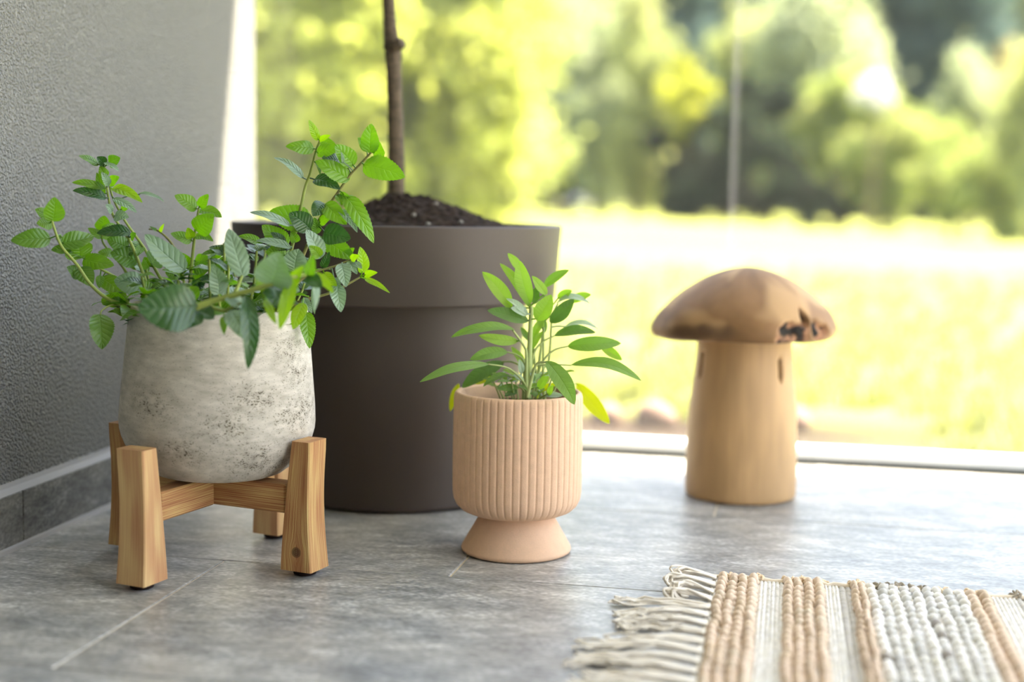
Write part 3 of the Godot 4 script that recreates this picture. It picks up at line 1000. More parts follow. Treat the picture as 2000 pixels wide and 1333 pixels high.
	leaves(o, s, "mint", [[306, 451, 296, 443, 6, 30, 1.330, 1.318, 0.06, 1], [312, 453, 318, 439, 7, 30, 1.330, 1.318, 0.06, 4], [362, 529, 284, 457, 41, 15, 1.230, 1.218, 0.05, 3]])
	s = stem(o, [[367, 594, 1.300], [371, 561, 1.300], [375, 510, 1.300], [381, 456, 1.295], [388, 408, 1.290]], 0.0018, M.mint_stem)
	leaves(o, s, "mint", [[384, 409, 343, 381, 27, 20, 1.290, 1.278, 0.06, 0], [389, 405, 405, 381, 19, 10, 1.290, 1.278, 0.06, 0], [388, 412, 433, 425, 24, 35, 1.295, 1.283, 0.06, 0], [383, 451, 417, 420, 38, 10, 1.290, 1.278, 0.06, 0], [375, 470, 334, 456, 22, 30, 1.296, 1.284, 0.06, 0], [380, 462, 416, 470, 19, 40, 1.296, 1.290, 0.06, 0], [374, 466, 367, 446, 18, 10, 1.292, 1.280, 0.06, 4], [380, 511, 413, 506, 24, 30, 1.310, 1.298, 0.06, 0], [372, 521, 355, 495, 18, 10, 1.310, 1.298, 0.06, 0], [379, 528, 417, 519, 25, 30, 1.295, 1.283, 0.06, 1], [376, 537, 403, 528, 25, 10, 1.310, 1.298, 0.06, 0], [356, 526, 318, 515, 27, 10, 1.310, 1.298, 0.06, 1], [349, 537, 324, 533, 27, 10, 1.315, 1.303, 0.06, 0]])
	s = stem(o, [[421, 566, 1.310], [422, 515, 1.310], [419, 497, 1.310]], 0.0014, M.mint_stem)
	leaves(o, s, "mint", [[422, 507, 417, 482, 21, 5, 1.310, 1.298, 0.06, 0], [426, 510, 457, 507, 19, 30, 1.310, 1.298, 0.06, 1], [428, 526, 460, 519, 29, 20, 1.310, 1.298, 0.06, 1], [423, 528, 405, 510, 18, 20, 1.310, 1.298, 0.06, 1], [421, 537, 446, 533, 20, 10, 1.310, 1.298, 0.06, 0], [417, 546, 394, 546, 20, 30, 1.310, 1.298, 0.06, 2]])
	s = stem(o, [[430, 607, 1.200], [427, 575, 1.190]], 0.0013, M.mint_stem)
	leaves(o, s, "mint", [[427, 576, 418, 520, 34, 5, 1.190, 1.178, 0.06, 3]])
	s = stem(o, [[459, 573, 1.160], [473, 539, 1.165]], 0.0017, M.mint_stem)
	leaves(o, s, "mint", [[475, 543, 447, 439, 39, 5, 1.165, 1.185, 0.03, 3]])
	s = stem(o, [[376, 603, 1.130], [403, 593, 1.130], [421, 587, 1.130], [471, 573, 1.125], [527, 556, 1.120], [568, 543, 1.120], [612, 534, 1.130]], 0.0026, M.mint_stem)
	leaves(o, s, "mint", [[384, 598, 269, 600, 83, 5, 1.125, 1.100, 0.05, 2], [385, 607, 356, 639, 43, 20, 1.135, 1.123, 0.06, 2], [387, 609, 417, 620, 34, 40, 1.140, 1.134, 0.06, 2], [528, 557, 546, 494, 68, 15, 1.120, 1.100, 0.06, 3], [532, 560, 556, 600, 50, 25, 1.125, 1.113, 0.06, 2], [504, 543, 522, 582, 16, 15, 1.132, 1.120, 0.06, 4], [518, 584, 540, 629, 17, 25, 1.126, 1.114, 0.06, 4], [572, 548, 545, 640, 26, 10, 1.116, 1.104, 0.06, 4], [560, 575, 592, 520, 24, 0, 1.130, 1.118, 0.06, 4], [600, 540, 628, 560, 28, 20, 1.127, 1.115, 0.06, 2], [604, 545, 612, 500, 20, 10, 1.128, 1.116, 0.06, 0], [610, 535, 620, 606, 17, 40, 1.130, 1.124, 0.06, 3], [612, 534, 650, 570, 17, 20, 1.140, 1.128, 0.06, 4]])
	s = stem(o, [[408, 598, 1.150], [437, 607, 1.140], [466, 594, 1.130], [484, 593, 1.120]], 0.0015, M.mint_stem)
	leaves(o, s, "mint", [[450, 607, 489, 664, 41, 25, 1.136, 1.124, 0.06, 3], [480, 578, 489, 719, 34, 25, 1.122, 1.112, 0.10, 2], [438, 618, 437, 649, 14, 10, 1.140, 1.128, 0.06, 0], [475, 593, 441, 584, 25, 30, 1.135, 1.123, 0.06, 3], [437, 607, 408, 614, 20, 40, 1.160, 1.154, 0.06, 1]])
	s = stem(o, [[556, 602, 1.250], [593, 587, 1.250], [649, 571, 1.255], [703, 542, 1.260]], 0.0015, M.mint_stem_brown)
	leaves(o, s, "mint", [[708, 534, 705, 485, 22, 15, 1.260, 1.248, 0.06, 4], [712, 538, 733, 532, 14, 20, 1.257, 1.245, 0.06, 4], [713, 545, 760, 568, 12, 30, 1.260, 1.248, 0.12, 4], [656, 556, 666, 606, 28, 10, 1.246, 1.234, 0.06, 3], [598, 610, 606, 678, 28, 10, 1.260, 1.248, 0.06, 0], [593, 592, 572, 641, 26, 15, 1.210, 1.198, 0.06, 4], [593, 582, 609, 610, 15, 10, 1.250, 1.238, 0.06, 3]])
	s = stem(o, [[560, 570, 1.240], [605, 536, 1.245], [655, 520, 1.250], [690, 505, 1.250]], 0.0012, M.mint_stem_brown)
	leaves(o, s, "mint", [[667, 515, 676, 557, 27, 10, 1.245, 1.233, 0.06, 3], [681, 510, 697, 533, 15, 20, 1.250, 1.238, 0.06, 3], [685, 508, 700, 500, 14, 15, 1.250, 1.238, 0.06, 4], [693, 513, 706, 523, 13, 30, 1.250, 1.238, 0.06, 3], [629, 523, 642, 495, 15, 10, 1.248, 1.236, 0.06, 2], [632, 533, 656, 556, 19, 15, 1.247, 1.235, 0.06, 4], [652, 543, 660, 564, 15, 15, 1.249, 1.237, 0.06, 3], [624, 543, 612, 611, 14, 20, 1.227, 1.215, 0.06, 3]])
	s = stem(o, [[548, 600, 1.270], [562, 520, 1.270], [577, 455, 1.270], [587, 409, 1.270], [596, 367, 1.270], [606, 338, 1.270], [617, 296, 1.265], [625, 275, 1.260]], 0.0017, M.mint_stem)
	leaves(o, s, "mint", [[613, 291, 558, 286, 26, 20, 1.264, 1.252, 0.16, 0], [622, 274, 604, 235, 16, 15, 1.260, 1.248, 0.06, 4], [624, 275, 642, 264, 11, 30, 1.260, 1.248, 0.06, 4], [625, 276, 655, 283, 17, 25, 1.270, 1.258, 0.06, 0], [619, 299, 661, 290, 24, 20, 1.261, 1.249, 0.06, 0], [592, 348, 535, 308, 20, 40, 1.270, 1.264, 0.12, 3], [614, 351, 662, 365, 29, 30, 1.270, 1.258, 0.14, 2], [618, 317, 625, 337, 8, 10, 1.267, 1.255, 0.06, 1], [606, 448, 566, 417, 37, 5, 1.258, 1.246, 0.06, 2], [606, 431, 527, 413, 47, 10, 1.278, 1.266, 0.08, 0], [566, 442, 490, 409, 22, 45, 1.250, 1.244, 0.06, 3], [561, 482, 514, 440, 38, 15, 1.280, 1.268, 0.06, 0], [559, 500, 521, 492, 33, 10, 1.280, 1.268, 0.06, 0], [558, 482, 532, 454, 18, 30, 1.270, 1.258, 0.06, 2], [568, 485, 500, 470, 19, 45, 1.250, 1.244, 0.06, 3], [509, 476, 468, 460, 17, 30, 1.290, 1.278, 0.06, 0], [563, 487, 504, 482, 15, 55, 1.280, 1.274, 0.06, 2], [578, 474, 569, 454, 18, 5, 1.270, 1.258, 0.06, 0]])
	s = stem(o, [[556, 600, 1.280], [590, 505, 1.275], [618, 440, 1.270], [644, 399, 1.265], [659, 378, 1.265], [682, 344, 1.260], [707, 317, 1.255], [725, 298, 1.250]], 0.0016, M.mint_stem_brown)
	leaves(o, s, "mint", [[722, 299, 725, 242, 33, 5, 1.251, 1.239, 0.06, 0], [729, 299, 751, 298, 40, 10, 1.258, 1.246, 0.06, 0], [716, 294, 699, 269, 18, 15, 1.259, 1.247, 0.06, 0], [709, 323, 791, 346, 43, 10, 1.250, 1.238, 0.08, 0], [691, 324, 654, 283, 33, 10, 1.257, 1.245, 0.06, 0], [667, 315, 630, 307, 25, 35, 1.263, 1.251, 0.06, 2], [669, 319, 667, 298, 8, 45, 1.249, 1.243, 0.06, 3], [683, 351, 617, 314, 32, 10, 1.261, 1.249, 0.06, 0], [674, 383, 730, 471, 32, 15, 1.259, 1.247, 0.16, 0], [661, 380, 668, 400, 14, 10, 1.265, 1.253, 0.06, 0], [678, 386, 683, 407, 13, 10, 1.265, 1.253, 0.06, 0], [663, 382, 682, 386, 13, 10, 1.265, 1.253, 0.06, 0], [635, 398, 675, 435, 32, 15, 1.260, 1.248, 0.06, 0], [633, 397, 612, 420, 28, 15, 1.261, 1.249, 0.06, 2], [660, 409, 699, 447, 19, 35, 1.257, 1.245, 0.06, 3], [632, 454, 683, 465, 40, 10, 1.259, 1.247, 0.06, 2], [634, 467, 690, 502, 36, 10, 1.271, 1.259, 0.06, 0], [626, 505, 601, 449, 32, 20, 1.244, 1.232, 0.06, 3], [625, 502, 606, 482, 20, 5, 1.242, 1.230, 0.06, 4], [575, 532, 583, 488, 46, 10, 1.241, 1.229, 0.06, 3], [624, 436, 649, 418, 18, 20, 1.269, 1.257, 0.06, 0], [619, 457, 614, 426, 18, 10, 1.271, 1.259, 0.06, 1], [675, 500, 689, 487, 15, 10, 1.272, 1.260, 0.06, 0]])
	s = stem(o, [[252, 604, 1.280], [222, 596, 1.250], [200, 606, 1.230], [196, 616, 1.225]], 0.0009, M.mint_stem)
	leaves(o, s, "mint", [[195, 614, 200, 681, 43, 8, 1.226, 1.214, 0.06, 1]])
	# short shoots that fill the pot
	for k in 34:
		var a := k * 2.399
		var r := 0.070 * sqrt((k + 0.5) / 34.0)
		var b := Vector3(cos(a) * r, 0.224, sin(a) * r)
		var lean := Vector3(cos(a), 0, sin(a)) * r * 0.45
		var tip := b + lean + Vector3(0, rng.randf_range(0.026, 0.062) + (0.028 if b.x > 0.01 else 0.0) * rng.randf(), 0)
		sh = Shape.new()
		var line := curve([b, b.lerp(tip, 0.5) + lean * 0.2, tip], 6)
		sh.tube(line, [0.0012], 6)
		s = part("stem", sh, M.mint_stem, o)
		for i in 11:
			var q: Vector3 = line[[1, 2, 2, 3, 3, 4, 4, 5, 5, 6, 6][i]]
			var d := Basis(Vector3.UP, i * PI / 2 + (i / 2) * 0.8 + (PI / 2 if i % 2 else 0.0) + rng.randf() * 0.7) * Vector3(1, rng.randf_range(-0.1, 0.7), 0)
			var l := rng.randf_range(0.018, 0.031)
			if i > 8:
				l *= 0.55
			elif i > 6:
				l *= 0.8
			var n := (Vector3.UP + Vector3(rng.randf_range(-0.5, 0.5), 0, rng.randf_range(-0.2, 0.6))).normalized()
			part("leaf", leaf_shape(q, q + d.normalized() * l, n, l * rng.randf_range(0.55, 0.72), rng.randf_range(0.02, 0.12), 0.16, 0), M["mint_%d" % [0, 1, 2, 1, 2, 0, 3, 1][rng.randi() % 8]], s)


var stem_line := []      # the stem drawn last, for the leaf stalks


func stem(o: Node3D, pts: Array, r: float, m: Material) -> Node3D:
	var line := []
	for p in pts:
		line.append(at(p[0], p[1], p[2]) - o.position)
	line = curve(line, 6 * (line.size() - 1))
	var rr := []
	for i in line.size():
		rr.append(r * lerpf(1.15, 0.6, float(i) / (line.size() - 1)))
	var sh := Shape.new()
	sh.tube(line, rr, 8)
	stem_line = line
	return part("stem", sh, m, o)


func leaves(o: Node3D, s: Node3D, kind: String, list: Array) -> void:
	# each: base and tip in the photo, width, turn from facing the viewer towards facing up, two distances, arch, tone
	for a in list:
		var b := at(a[0], a[1], a[6]) - o.position
		var t := at(a[2], a[3], a[7]) - o.position
		var d := (t - b).normalized()
		var view := (eye - o.position - b)
		view = (view - d * view.dot(d)).normalized()
		var side := d.cross(view)
		if side.y < 0.0:
			side = -side
		var phi := deg_to_rad(a[5] + rng.randf_range(-6, 6))
		var n := (view * cos(phi) + side * sin(phi)).normalized()
		var sh := leaf_shape(b, t, n, a[4] * (1.12 if kind == "mint" else 0.94) * a[6] / FOCAL_PX, a[8], 0.14 if kind == "mint" else 0.24, 0 if kind == "mint" else 1)
		# stalk from the stem
		var best := b
		var far := 1.0
		for p in stem_line:
			if p.distance_to(b) < far:
				far = p.distance_to(b)
				best = p
		if far > 0.001 and far < 0.05:
			var w := 0.0007 if kind == "mint" else 0.0008
			sh.tube(curve([best, best.lerp(b, 0.5) + Vector3(0, far * 0.08, 0), b + d * 0.002], 5), [w], 5)
		part("leaf", sh, M["%s_%d" % [kind, a[9]]], s)


func leaf_shape(b: Vector3, t: Vector3, nrm: Vector3, w: float, arch: float, fold: float, kind: int) -> Shape:
	var sh := Shape.new()
	var nu := 28 if kind == 0 else 20
	var nv := 5
	var l := t - b
	var length := l.length()
	var d := l / length
	var s := d.cross(nrm).normalized()
	var n := s.cross(d)
	var wave := rng.randf() * TAU
	var sway := rng.randf_range(-0.05, 0.05) * length
	var cup := rng.randf_range(-0.16, 0.16)
	var droop := rng.randf_range(0.0, 0.16) if kind == 0 else rng.randf_range(-0.02, 0.08)
	var twist := rng.randf_range(-0.35, 0.35)
	for i in nu + 1:
		var u := float(i) / nu
		var half := 0.0
		if kind == 0:
			half = 0.5 * w * pow(maxf(sin(PI * pow(u, 0.72)), 0.0), 0.64)
			if i > 1 and i < nu:
				half *= 1.0 + (0.045 if i % 2 == 0 else -0.045)
		else:
			half = 0.5 * w * pow(maxf(sin(PI * pow(u, 0.95)), 0.0), 0.62)
		half = maxf(half, 0.0003)
		var c := b + l * u + n * (arch * length * 4.0 * u * (1.0 - u)) + s * (sway * 4.0 * u * (1.0 - u))
		c -= n * (droop * length * u * u)
		var s2 := s.rotated(d, twist * (u - 0.4))
		for j in range(-nv, nv + 1):
			var e := float(j) / nv
			var p := c + s2 * (e * half)
			p += n * (half * fold * absf(e) + half * cup * e * e + half * 0.10 * sin(u * 9.0 + wave + e * 1.5) * e)
			sh.vert(p, Vector2(0.5 + e * 0.5, u))
	var row := nv * 2 + 1
	for i in nu:
		for j in row - 1:
			var a := i * row + j
			sh.quad(a + 1, a, a + row + 1, a + row)
	return sh


# ---------------------------------------------------------------- the ribbed peach pot with sage
func sage() -> void:
	var c := Vector3(-0.2595, 0, -1.3116)
	var o := thing("potted_sage", "peach ribbed clay pot on a flared foot, holding a leafy sage plant", "potted plant", c)
	var sh := Shape.new()
	sh.lathe(Vector3.ZERO, [Vector2(0, 0.0006), Vector2(0.0520, 0.0006), Vector2(0.0543, 0.0016), Vector2(0.0552, 0.0036), Vector2(0.0546, 0.0058), Vector2(0.0372, 0.0365), Vector2(0.0362, 0.0395)], 96)
	part("foot", sh, M.clay, o, "smooth flared foot")
	sh = Shape.new()
	var prof := [Vector2(0.034, 0.0385), Vector2(0.041, 0.0394), Vector2(0.0480, 0.0408), Vector2(0.0555, 0.0440), Vector2(0.0605, 0.0487), Vector2(0.0634, 0.0548), Vector2(0.0645, 0.062), Vector2(0.0648, 0.09), Vector2(0.0645, 0.125), Vector2(0.0642, 0.154), Vector2(0.0640, 0.1575), Vector2(0.0630, 0.1605), Vector2(0.0610, 0.1622), Vector2(0.0588, 0.1617), Vector2(0.0574, 0.1597), Vector2(0.0570, 0.150), Vector2(0.0565, 0.125)]
	var amp := [0.0, 0.0, 0.15, 0.5, 0.85, 1, 1, 1, 1, 1, 0.9, 0.4, 0, 0, 0, 0, 0]
	sh.lathe(Vector3.ZERO, prof, 52 * 10, func(a, k, r): return r - 0.0010 * amp[k] * pow(1.0 - absf(sin(a * 26.0)), 2.6))
	part("bowl", sh, M.clay, o, "bowl with vertical ribs")
	var lump := noise(131, 90.0, 3)
	sh = Shape.new()
	for k in 18:
		for j in 40:
			var a := TAU * j / 40
			var r := 0.0572 * k / 17.0
			var p := Vector3(cos(a) * r, 0, sin(a) * r)
			var e := lump.get_noise_2d(p.x, p.z)
			sh.vert(p + Vector3(0, 0.1455 + e * 0.004, 0), Vector2.ZERO, Color(0.085, 0.06, 0.045) * (1.0 + e))
	for k in 17:
		for j in 40:
			sh.quad(k * 40 + j, k * 40 + 40 + j, k * 40 + (j + 1) % 40, k * 40 + 40 + (j + 1) % 40)
	part("soil", sh, M.soil, o, "", true)
	var s: Node3D
	s = stem(o, [[1031, 782, 1.340], [1032, 739, 1.340], [1034, 696, 1.338], [1037, 614, 1.335], [1037, 598, 1.335]], 0.0030, M.sage_stem)
	leaves(o, s, "sage", [[999, 604, 944, 532, 32, 12, 1.335, 1.323, 0.06, 0], [1034, 601, 979, 515, 22, 12, 1.335, 1.323, 0.06, 0], [1035, 594, 1013, 508, 34, 5, 1.329, 1.317, 0.06, 0], [1019, 530, 993, 496, 18, 10, 1.345, 1.333, 0.06, 0], [1068, 576, 1040, 540, 20, 15, 1.335, 1.323, 0.06, 0], [1044, 594, 1047, 560, 19, 0, 1.345, 1.333, 0.06, 2], [1048, 626, 1076, 577, 36, 8, 1.327, 1.315, 0.06, 0], [1031, 616, 991, 582, 18, 40, 1.331, 1.325, 0.06, 3], [1032, 628, 953, 606, 29, 20, 1.333, 1.321, 0.05, 2], [1031, 614, 998, 602, 19, 30, 1.333, 1.321, 0.06, 3]])
	s = stem(o, [[1027, 756, 1.335], [1028, 696, 1.330], [1024, 677, 1.330], [1002, 646, 1.320]], 0.0016, M.sage_stem)
	leaves(o, s, "sage", [[1004, 644, 881, 655, 26, 40, 1.320, 1.314, 0.16, 1], [1012, 667, 935, 656, 23, 15, 1.330, 1.318, 0.08, 0]])
	s = stem(o, [[1030, 763, 1.335], [1024, 710, 1.335], [1010, 694, 1.335], [990, 688, 1.335]], 0.0012, M.sage_stem)
	leaves(o, s, "sage", [[991, 688, 918, 703, 26, 15, 1.335, 1.323, 0.14, 1]])
	s = stem(o, [[1029, 768, 1.325], [1022, 746, 1.320], [993, 720, 1.315], [954, 712, 1.310]], 0.0012, M.sage_stem)
	leaves(o, s, "sage", [[955, 712, 820, 746, 25, 35, 1.310, 1.290, 0.13, 1]])
	s = stem(o, [[1029, 756, 1.350], [1019, 720, 1.360], [1002, 708, 1.365], [983, 707, 1.370]], 0.0012, M.sage_stem)
	leaves(o, s, "sage", [[984, 708, 903, 756, 31, 15, 1.370, 1.358, 0.08, 2], [957, 733, 922, 750, 19, 10, 1.380, 1.368, 0.06, 4]])
	s = stem(o, [[1030, 773, 1.330], [1023, 751, 1.330], [1010, 739, 1.330], [995, 736, 1.330]], 0.0012, M.sage_stem)
	leaves(o, s, "sage", [[996, 734, 944, 754, 18, 40, 1.330, 1.324, 0.18, 1], [1012, 734, 983, 722, 11, 30, 1.330, 1.318, 0.06, 0]])
	s = stem(o, [[1047, 780, 1.355], [1056, 684, 1.360], [1063, 629, 1.360]], 0.0015, M.sage_stem)
	leaves(o, s, "sage", [[1062, 562, 1111, 528, 20, 12, 1.360, 1.348, 0.06, 1], [1089, 582, 1117, 568, 19, 10, 1.360, 1.348, 0.06, 0], [1113, 591, 1154, 576, 20, 20, 1.360, 1.348, 0.06, 0]])
	s = stem(o, [[1049, 780, 1.360], [1061, 723, 1.360], [1072, 704, 1.360], [1077, 631, 1.360]], 0.0015, M.sage_stem)
	leaves(o, s, "sage", [[1074, 630, 1121, 585, 32, 15, 1.354, 1.342, 0.06, 2], [1086, 593, 1152, 593, 19, 45, 1.356, 1.350, 0.25, 3], [1089, 627, 1111, 612, 16, 30, 1.360, 1.348, 0.06, 3], [1103, 639, 1167, 640, 16, 50, 1.360, 1.354, 0.20, 3]])
	s = stem(o, [[1035, 764, 1.350], [1041, 696, 1.350], [1059, 669, 1.350], [1084, 656, 1.350]], 0.0012, M.sage_stem)
	leaves(o, s, "sage", [[1083, 656, 1163, 650, 23, 30, 1.350, 1.338, 0.14, 2]])
	s = stem(o, [[1041, 766, 1.345], [1059, 710, 1.345], [1081, 685, 1.345], [1109, 677, 1.345]], 0.0012, M.sage_stem)
	leaves(o, s, "sage", [[1109, 677, 1212, 670, 31, 10, 1.345, 1.333, 0.14, 1], [1173, 672, 1215, 704, 20, 15, 1.357, 1.345, 0.06, 0]])
	s = stem(o, [[1036, 772, 1.340], [1041, 723, 1.335], [1062, 713, 1.330], [1116, 714, 1.330]], 0.0012, M.sage_stem)
	leaves(o, s, "sage", [[1116, 713, 1252, 745, 28, 35, 1.330, 1.315, 0.14, 1]])
	s = stem(o, [[1030, 777, 1.300], [1046, 715, 1.300], [1066, 708, 1.295]], 0.0015, M.sage_stem)
	leaves(o, s, "sage", [[1067, 706, 1122, 791, 38, 15, 1.295, 1.280, 0.12, 1], [1051, 761, 1072, 735, 18, 10, 1.320, 1.308, 0.06, 0]])
	s = stem(o, [[1054, 782, 1.370], [1089, 750, 1.390], [1127, 750, 1.405]], 0.0010, M.sage_stem)
	leaves(o, s, "sage", [[1126, 749, 1190, 827, 32, 5, 1.404, 1.392, 0.06, 4]])
	s = stem(o, [[1049, 782, 1.335], [1065, 772, 1.325], [1081, 766, 1.320]], 0.0010, M.sage_stem)
	leaves(o, s, "sage", [[1062, 773, 1099, 772, 15, 40, 1.327, 1.321, 0.06, 3], [1070, 772, 1081, 753, 14, 20, 1.323, 1.311, 0.06, 0], [1054, 766, 1086, 750, 14, 30, 1.348, 1.336, 0.06, 4], [1043, 750, 1035, 728, 11, 20, 1.328, 1.316, 0.06, 3], [1041, 745, 1058, 731, 11, 30, 1.328, 1.316, 0.06, 3]])
	s = stem(o, [[1031, 774, 1.330], [1017, 758, 1.330], [1007, 761, 1.330]], 0.0010, M.sage_stem)
	leaves(o, s, "sage", [[1012, 756, 971, 760, 17, 30, 1.330, 1.318, 0.06, 1], [1010, 766, 986, 774, 14, 20, 1.330, 1.318, 0.06, 2], [1019, 730, 1014, 703, 14, 20, 1.330, 1.318, 0.06, 3], [1024, 744, 1002, 734, 14, 30, 1.330, 1.318, 0.06, 3], [896, 750, 879, 802, 16, 10, 1.400, 1.388, 0.06, 4]])
	for q in [[1010, 1030, 690], [1046, 1040, 660], [1024, 1026, 720], [1052, 1062, 640]]:
		s = stem(o, [[q[0] + 12, 785, 1.35], [lerpf(q[0], q[1], 0.5) + 4, 730, 1.35], [q[1], q[2], 1.352]], 0.0015, M.sage_stem)
		leaves(o, s, "sage", [[q[1], q[2], q[1] + rng.randf_range(-40, 40), q[2] - 42, 17, 20, 1.352, 1.345, 0.05, 0], [q[1], q[2] + 12, q[1] + rng.randf_range(-30, 30), q[2] - 20, 14, 30, 1.352, 1.36, 0.05, 1]])
	# small young growth at the foot of the stems
	for k in 14:
		var a := k * 2.399
		var r := 0.004 + 0.020 * sqrt(k / 14.0)
		var b := Vector3(cos(a) * r + 0.006, 0.145, sin(a) * r)
		var tip := b + Vector3(cos(a) * 0.012, rng.randf_range(0.014, 0.034), sin(a) * 0.012)
		sh = Shape.new()
		sh.tube(curve([b, b.lerp(tip, 0.5), tip], 4), [0.0009], 5)
		s = part("stem", sh, M.sage_stem, o)
		for i in 4:
			var d := Basis(Vector3.UP, a + i * 1.9) * Vector3(1, rng.randf_range(0.0, 0.9), 0)
			var l := rng.randf_range(0.008, 0.017)
			part("leaf", leaf_shape(tip, tip + d.normalized() * l, (Vector3.UP + Vector3(0, 0, 0.4)).normalized(), l * 0.36, 0.1, 0.12, 1), M["sage_%d" % [0, 1, 3, 0][i]], s)


# ---------------------------------------------------------------- the carved mushroom
func mushroom() -> void:
	var c := Vector3(-0.0495, 0, -1.640)
	var o := thing("wooden_mushroom", "carved wooden mushroom with a brown cap, standing on the tiles by the window", "ornament", c)
	var tone := noise(141, 18.0, 3)
	var facet := noise(142, 9.0, 2)
	var sh := Shape.new()
	var prof := [Vector2(0, 0.0005), Vector2(0.062, 0.0005), Vector2(0.0655, 0.0018), Vector2(0.0664, 0.005)]
	for k in 44:
		var u := k / 43.0
		var h := 0.012 + 0.186 * u
		prof.append(Vector2(0.0666 - 0.0016 * smoothstep(0, 0.45, u) - 0.0092 * smoothstep(0.35, 1.0, u), h))
	var slots := [[146.0, 0.160], [41.0, 0.158]]
	sh.lathe(Vector3.ZERO, prof, 224, func(a, k, r):
		var h: float = prof[k].y
		var q: float = r + facet.get_noise_3d(cos(a) * 0.06, h * 0.6, sin(a) * 0.06) * 0.0016 + cos(a * 7.0) * 0.0003
		for s in slots:
			var da := rad_to_deg(absf(angle_difference(a, deg_to_rad(s[0])))) / 2.4
			var dh: float = absf(h - s[1]) / 0.0135
			q -= 0.009 * clampf(1.5 - da * da - dh * dh * dh * dh, 0.0, 1.0)
		return q,
	func(a, k, p):
		var g := 1.0 + tone.get_noise_3d(cos(a) * 0.06, p.y * 0.35, sin(a) * 0.06) * 0.16
		var cut := 1.0
		for s in slots:
			var da := rad_to_deg(absf(angle_difference(a, deg_to_rad(s[0])))) / 2.6
			var dh: float = absf(p.y - s[1]) / 0.0135
			if da * da + dh * dh * dh * dh < 1.2:
				cut = 0.45
		return Color(0.57 * g, 0.36 * g, 0.17 * g) * cut)
	part("stem", sh, M.teak, o, "tapering light wooden stem with two narrow slots", true)
	# cap: drooping dome, worn and charred hollows low on its right
	sh = Shape.new()
	var dome := [Vector2(0.0300, 0.1985), Vector2(0.0700, 0.1965), Vector2(0.0980, 0.1950), Vector2(0.1065, 0.1960), Vector2(0.1110, 0.1985), Vector2(0.1130, 0.2030), Vector2(0.1128, 0.2080), Vector2(0.1105, 0.2145), Vector2(0.1045, 0.2245), Vector2(0.0960, 0.2340), Vector2(0.0845, 0.2440), Vector2(0.0705, 0.2540), Vector2(0.0555, 0.2625), Vector2(0.0405, 0.2695), Vector2(0.0255, 0.2745), Vector2(0.0120, 0.2775), Vector2(0.0000, 0.2785)]
	var fine := []
	var n := 70
	var d3: Array = dome.map(func(p): return Vector3(p.x, p.y, 0))
	for p in curve(d3, n):
		fine.append(Vector2(maxf(p.x, 0.0), p.y))
	var hole := noise(151, 45.0, 3)
	var dent := func(a: float, p: Vector2) -> float:      # depth of the hollows
		if p.x < 0.06:
			return 0.0
		var deg := rad_to_deg(a)
		var w := 0.0
		for q in [[57.0, 13.0, 0.206, 0.013], [31.0, 10.0, 0.2085, 0.010], [47.0, 3.5, 0.224, 0.011], [64.0, 6.0, 0.203, 0.006]]:
			var e1: float = (deg - q[0]) / q[1]
			var e2: float = (p.y - q[2]) / q[3]
			w = maxf(w, 1.35 - e1 * e1 - e2 * e2 + hole.get_noise_3d(cos(a) * 0.11, p.y, sin(a) * 0.11) * 0.9)
		return clampf(w * 1.4, 0.0, 1.0)
	sh.lathe(Vector3.ZERO, fine, 288, func(a, k, r):
		var p: Vector2 = fine[k]
		var low := smoothstep(0.03, 0.11, p.x)
		var q: float = r * (1.0 - 0.075 * smoothstep(0.2, 1.0, cos(a)) * low + low * (0.012 * cos(a * 3.0 + 0.8) + facet.get_noise_3d(cos(a) * 0.1, p.y, sin(a) * 0.1) * 0.05))
		return q - 0.011 * dent.call(a, p) * (0.7 + 0.6 * hole.get_noise_2d(a * 0.06, p.y)),
	func(a, k, p):
		var w: float = dent.call(a, p)
		var x := cos(a) * 0.11
		var z := sin(a) * 0.11
		var g := 1.0 + tone.get_noise_3d(x, p.y * 1.4, z) * 0.28
		var pale := clampf(facet.get_noise_3d(x * 1.3 + 5.0, p.y * 2.0, z * 1.3) * 2.6, 0.0, 1.0)
		var col := Color(0.255 * g, 0.145 * g, 0.068 * g).lerp(Color(0.45, 0.285, 0.140), pale)
		# weathered grey-brown patch low on the left front
		var e1 := (rad_to_deg(a) - 118.0) / 24.0
		var e2: float = (p.y - 0.2075) / 0.011
		var patch := clampf(1.3 - e1 * e1 - e2 * e2 + tone.get_noise_3d(x, p.y, z) * 0.8, 0.0, 1.0) if p.x > 0.07 else 0.0
		col = col.lerp(Color(0.115, 0.070, 0.045), patch * 0.9)
		# char lies in the deepest parts; raw reddish wood round it
		if w > 0.0:
			col = col.lerp(Color(0.42, 0.22, 0.12), clampf(w * 2.0, 0, 1))
			var char_ := clampf(hole.get_noise_3d(x * 0.8, p.y * 0.8 + 4.0, z) * 3.0 + 0.75, 0, 1)
			col = col.lerp(Color(0.022, 0.016, 0.013), clampf((w - 0.35) * 2.5, 0, 1) * char_)
		return col)
	# the cap sags on the left and lies a little askew
	for i in sh.v.size():
		var p := sh.v[i]
		sh.v[i].y += p.x * 0.035 * smoothstep(0.0, 0.11, -p.x) + 0.004 * (1.0 - smoothstep(0.0, 0.11, absf(p.x))) * smoothstep(0.20, 0.19, p.y) - 0.002
	var cap := part("cap", sh, M.teak_cap, o, "smooth brown cap with charred hollows at the right edge", true)
	cap.position = Vector3(0.0005, 0.0, 0.0)


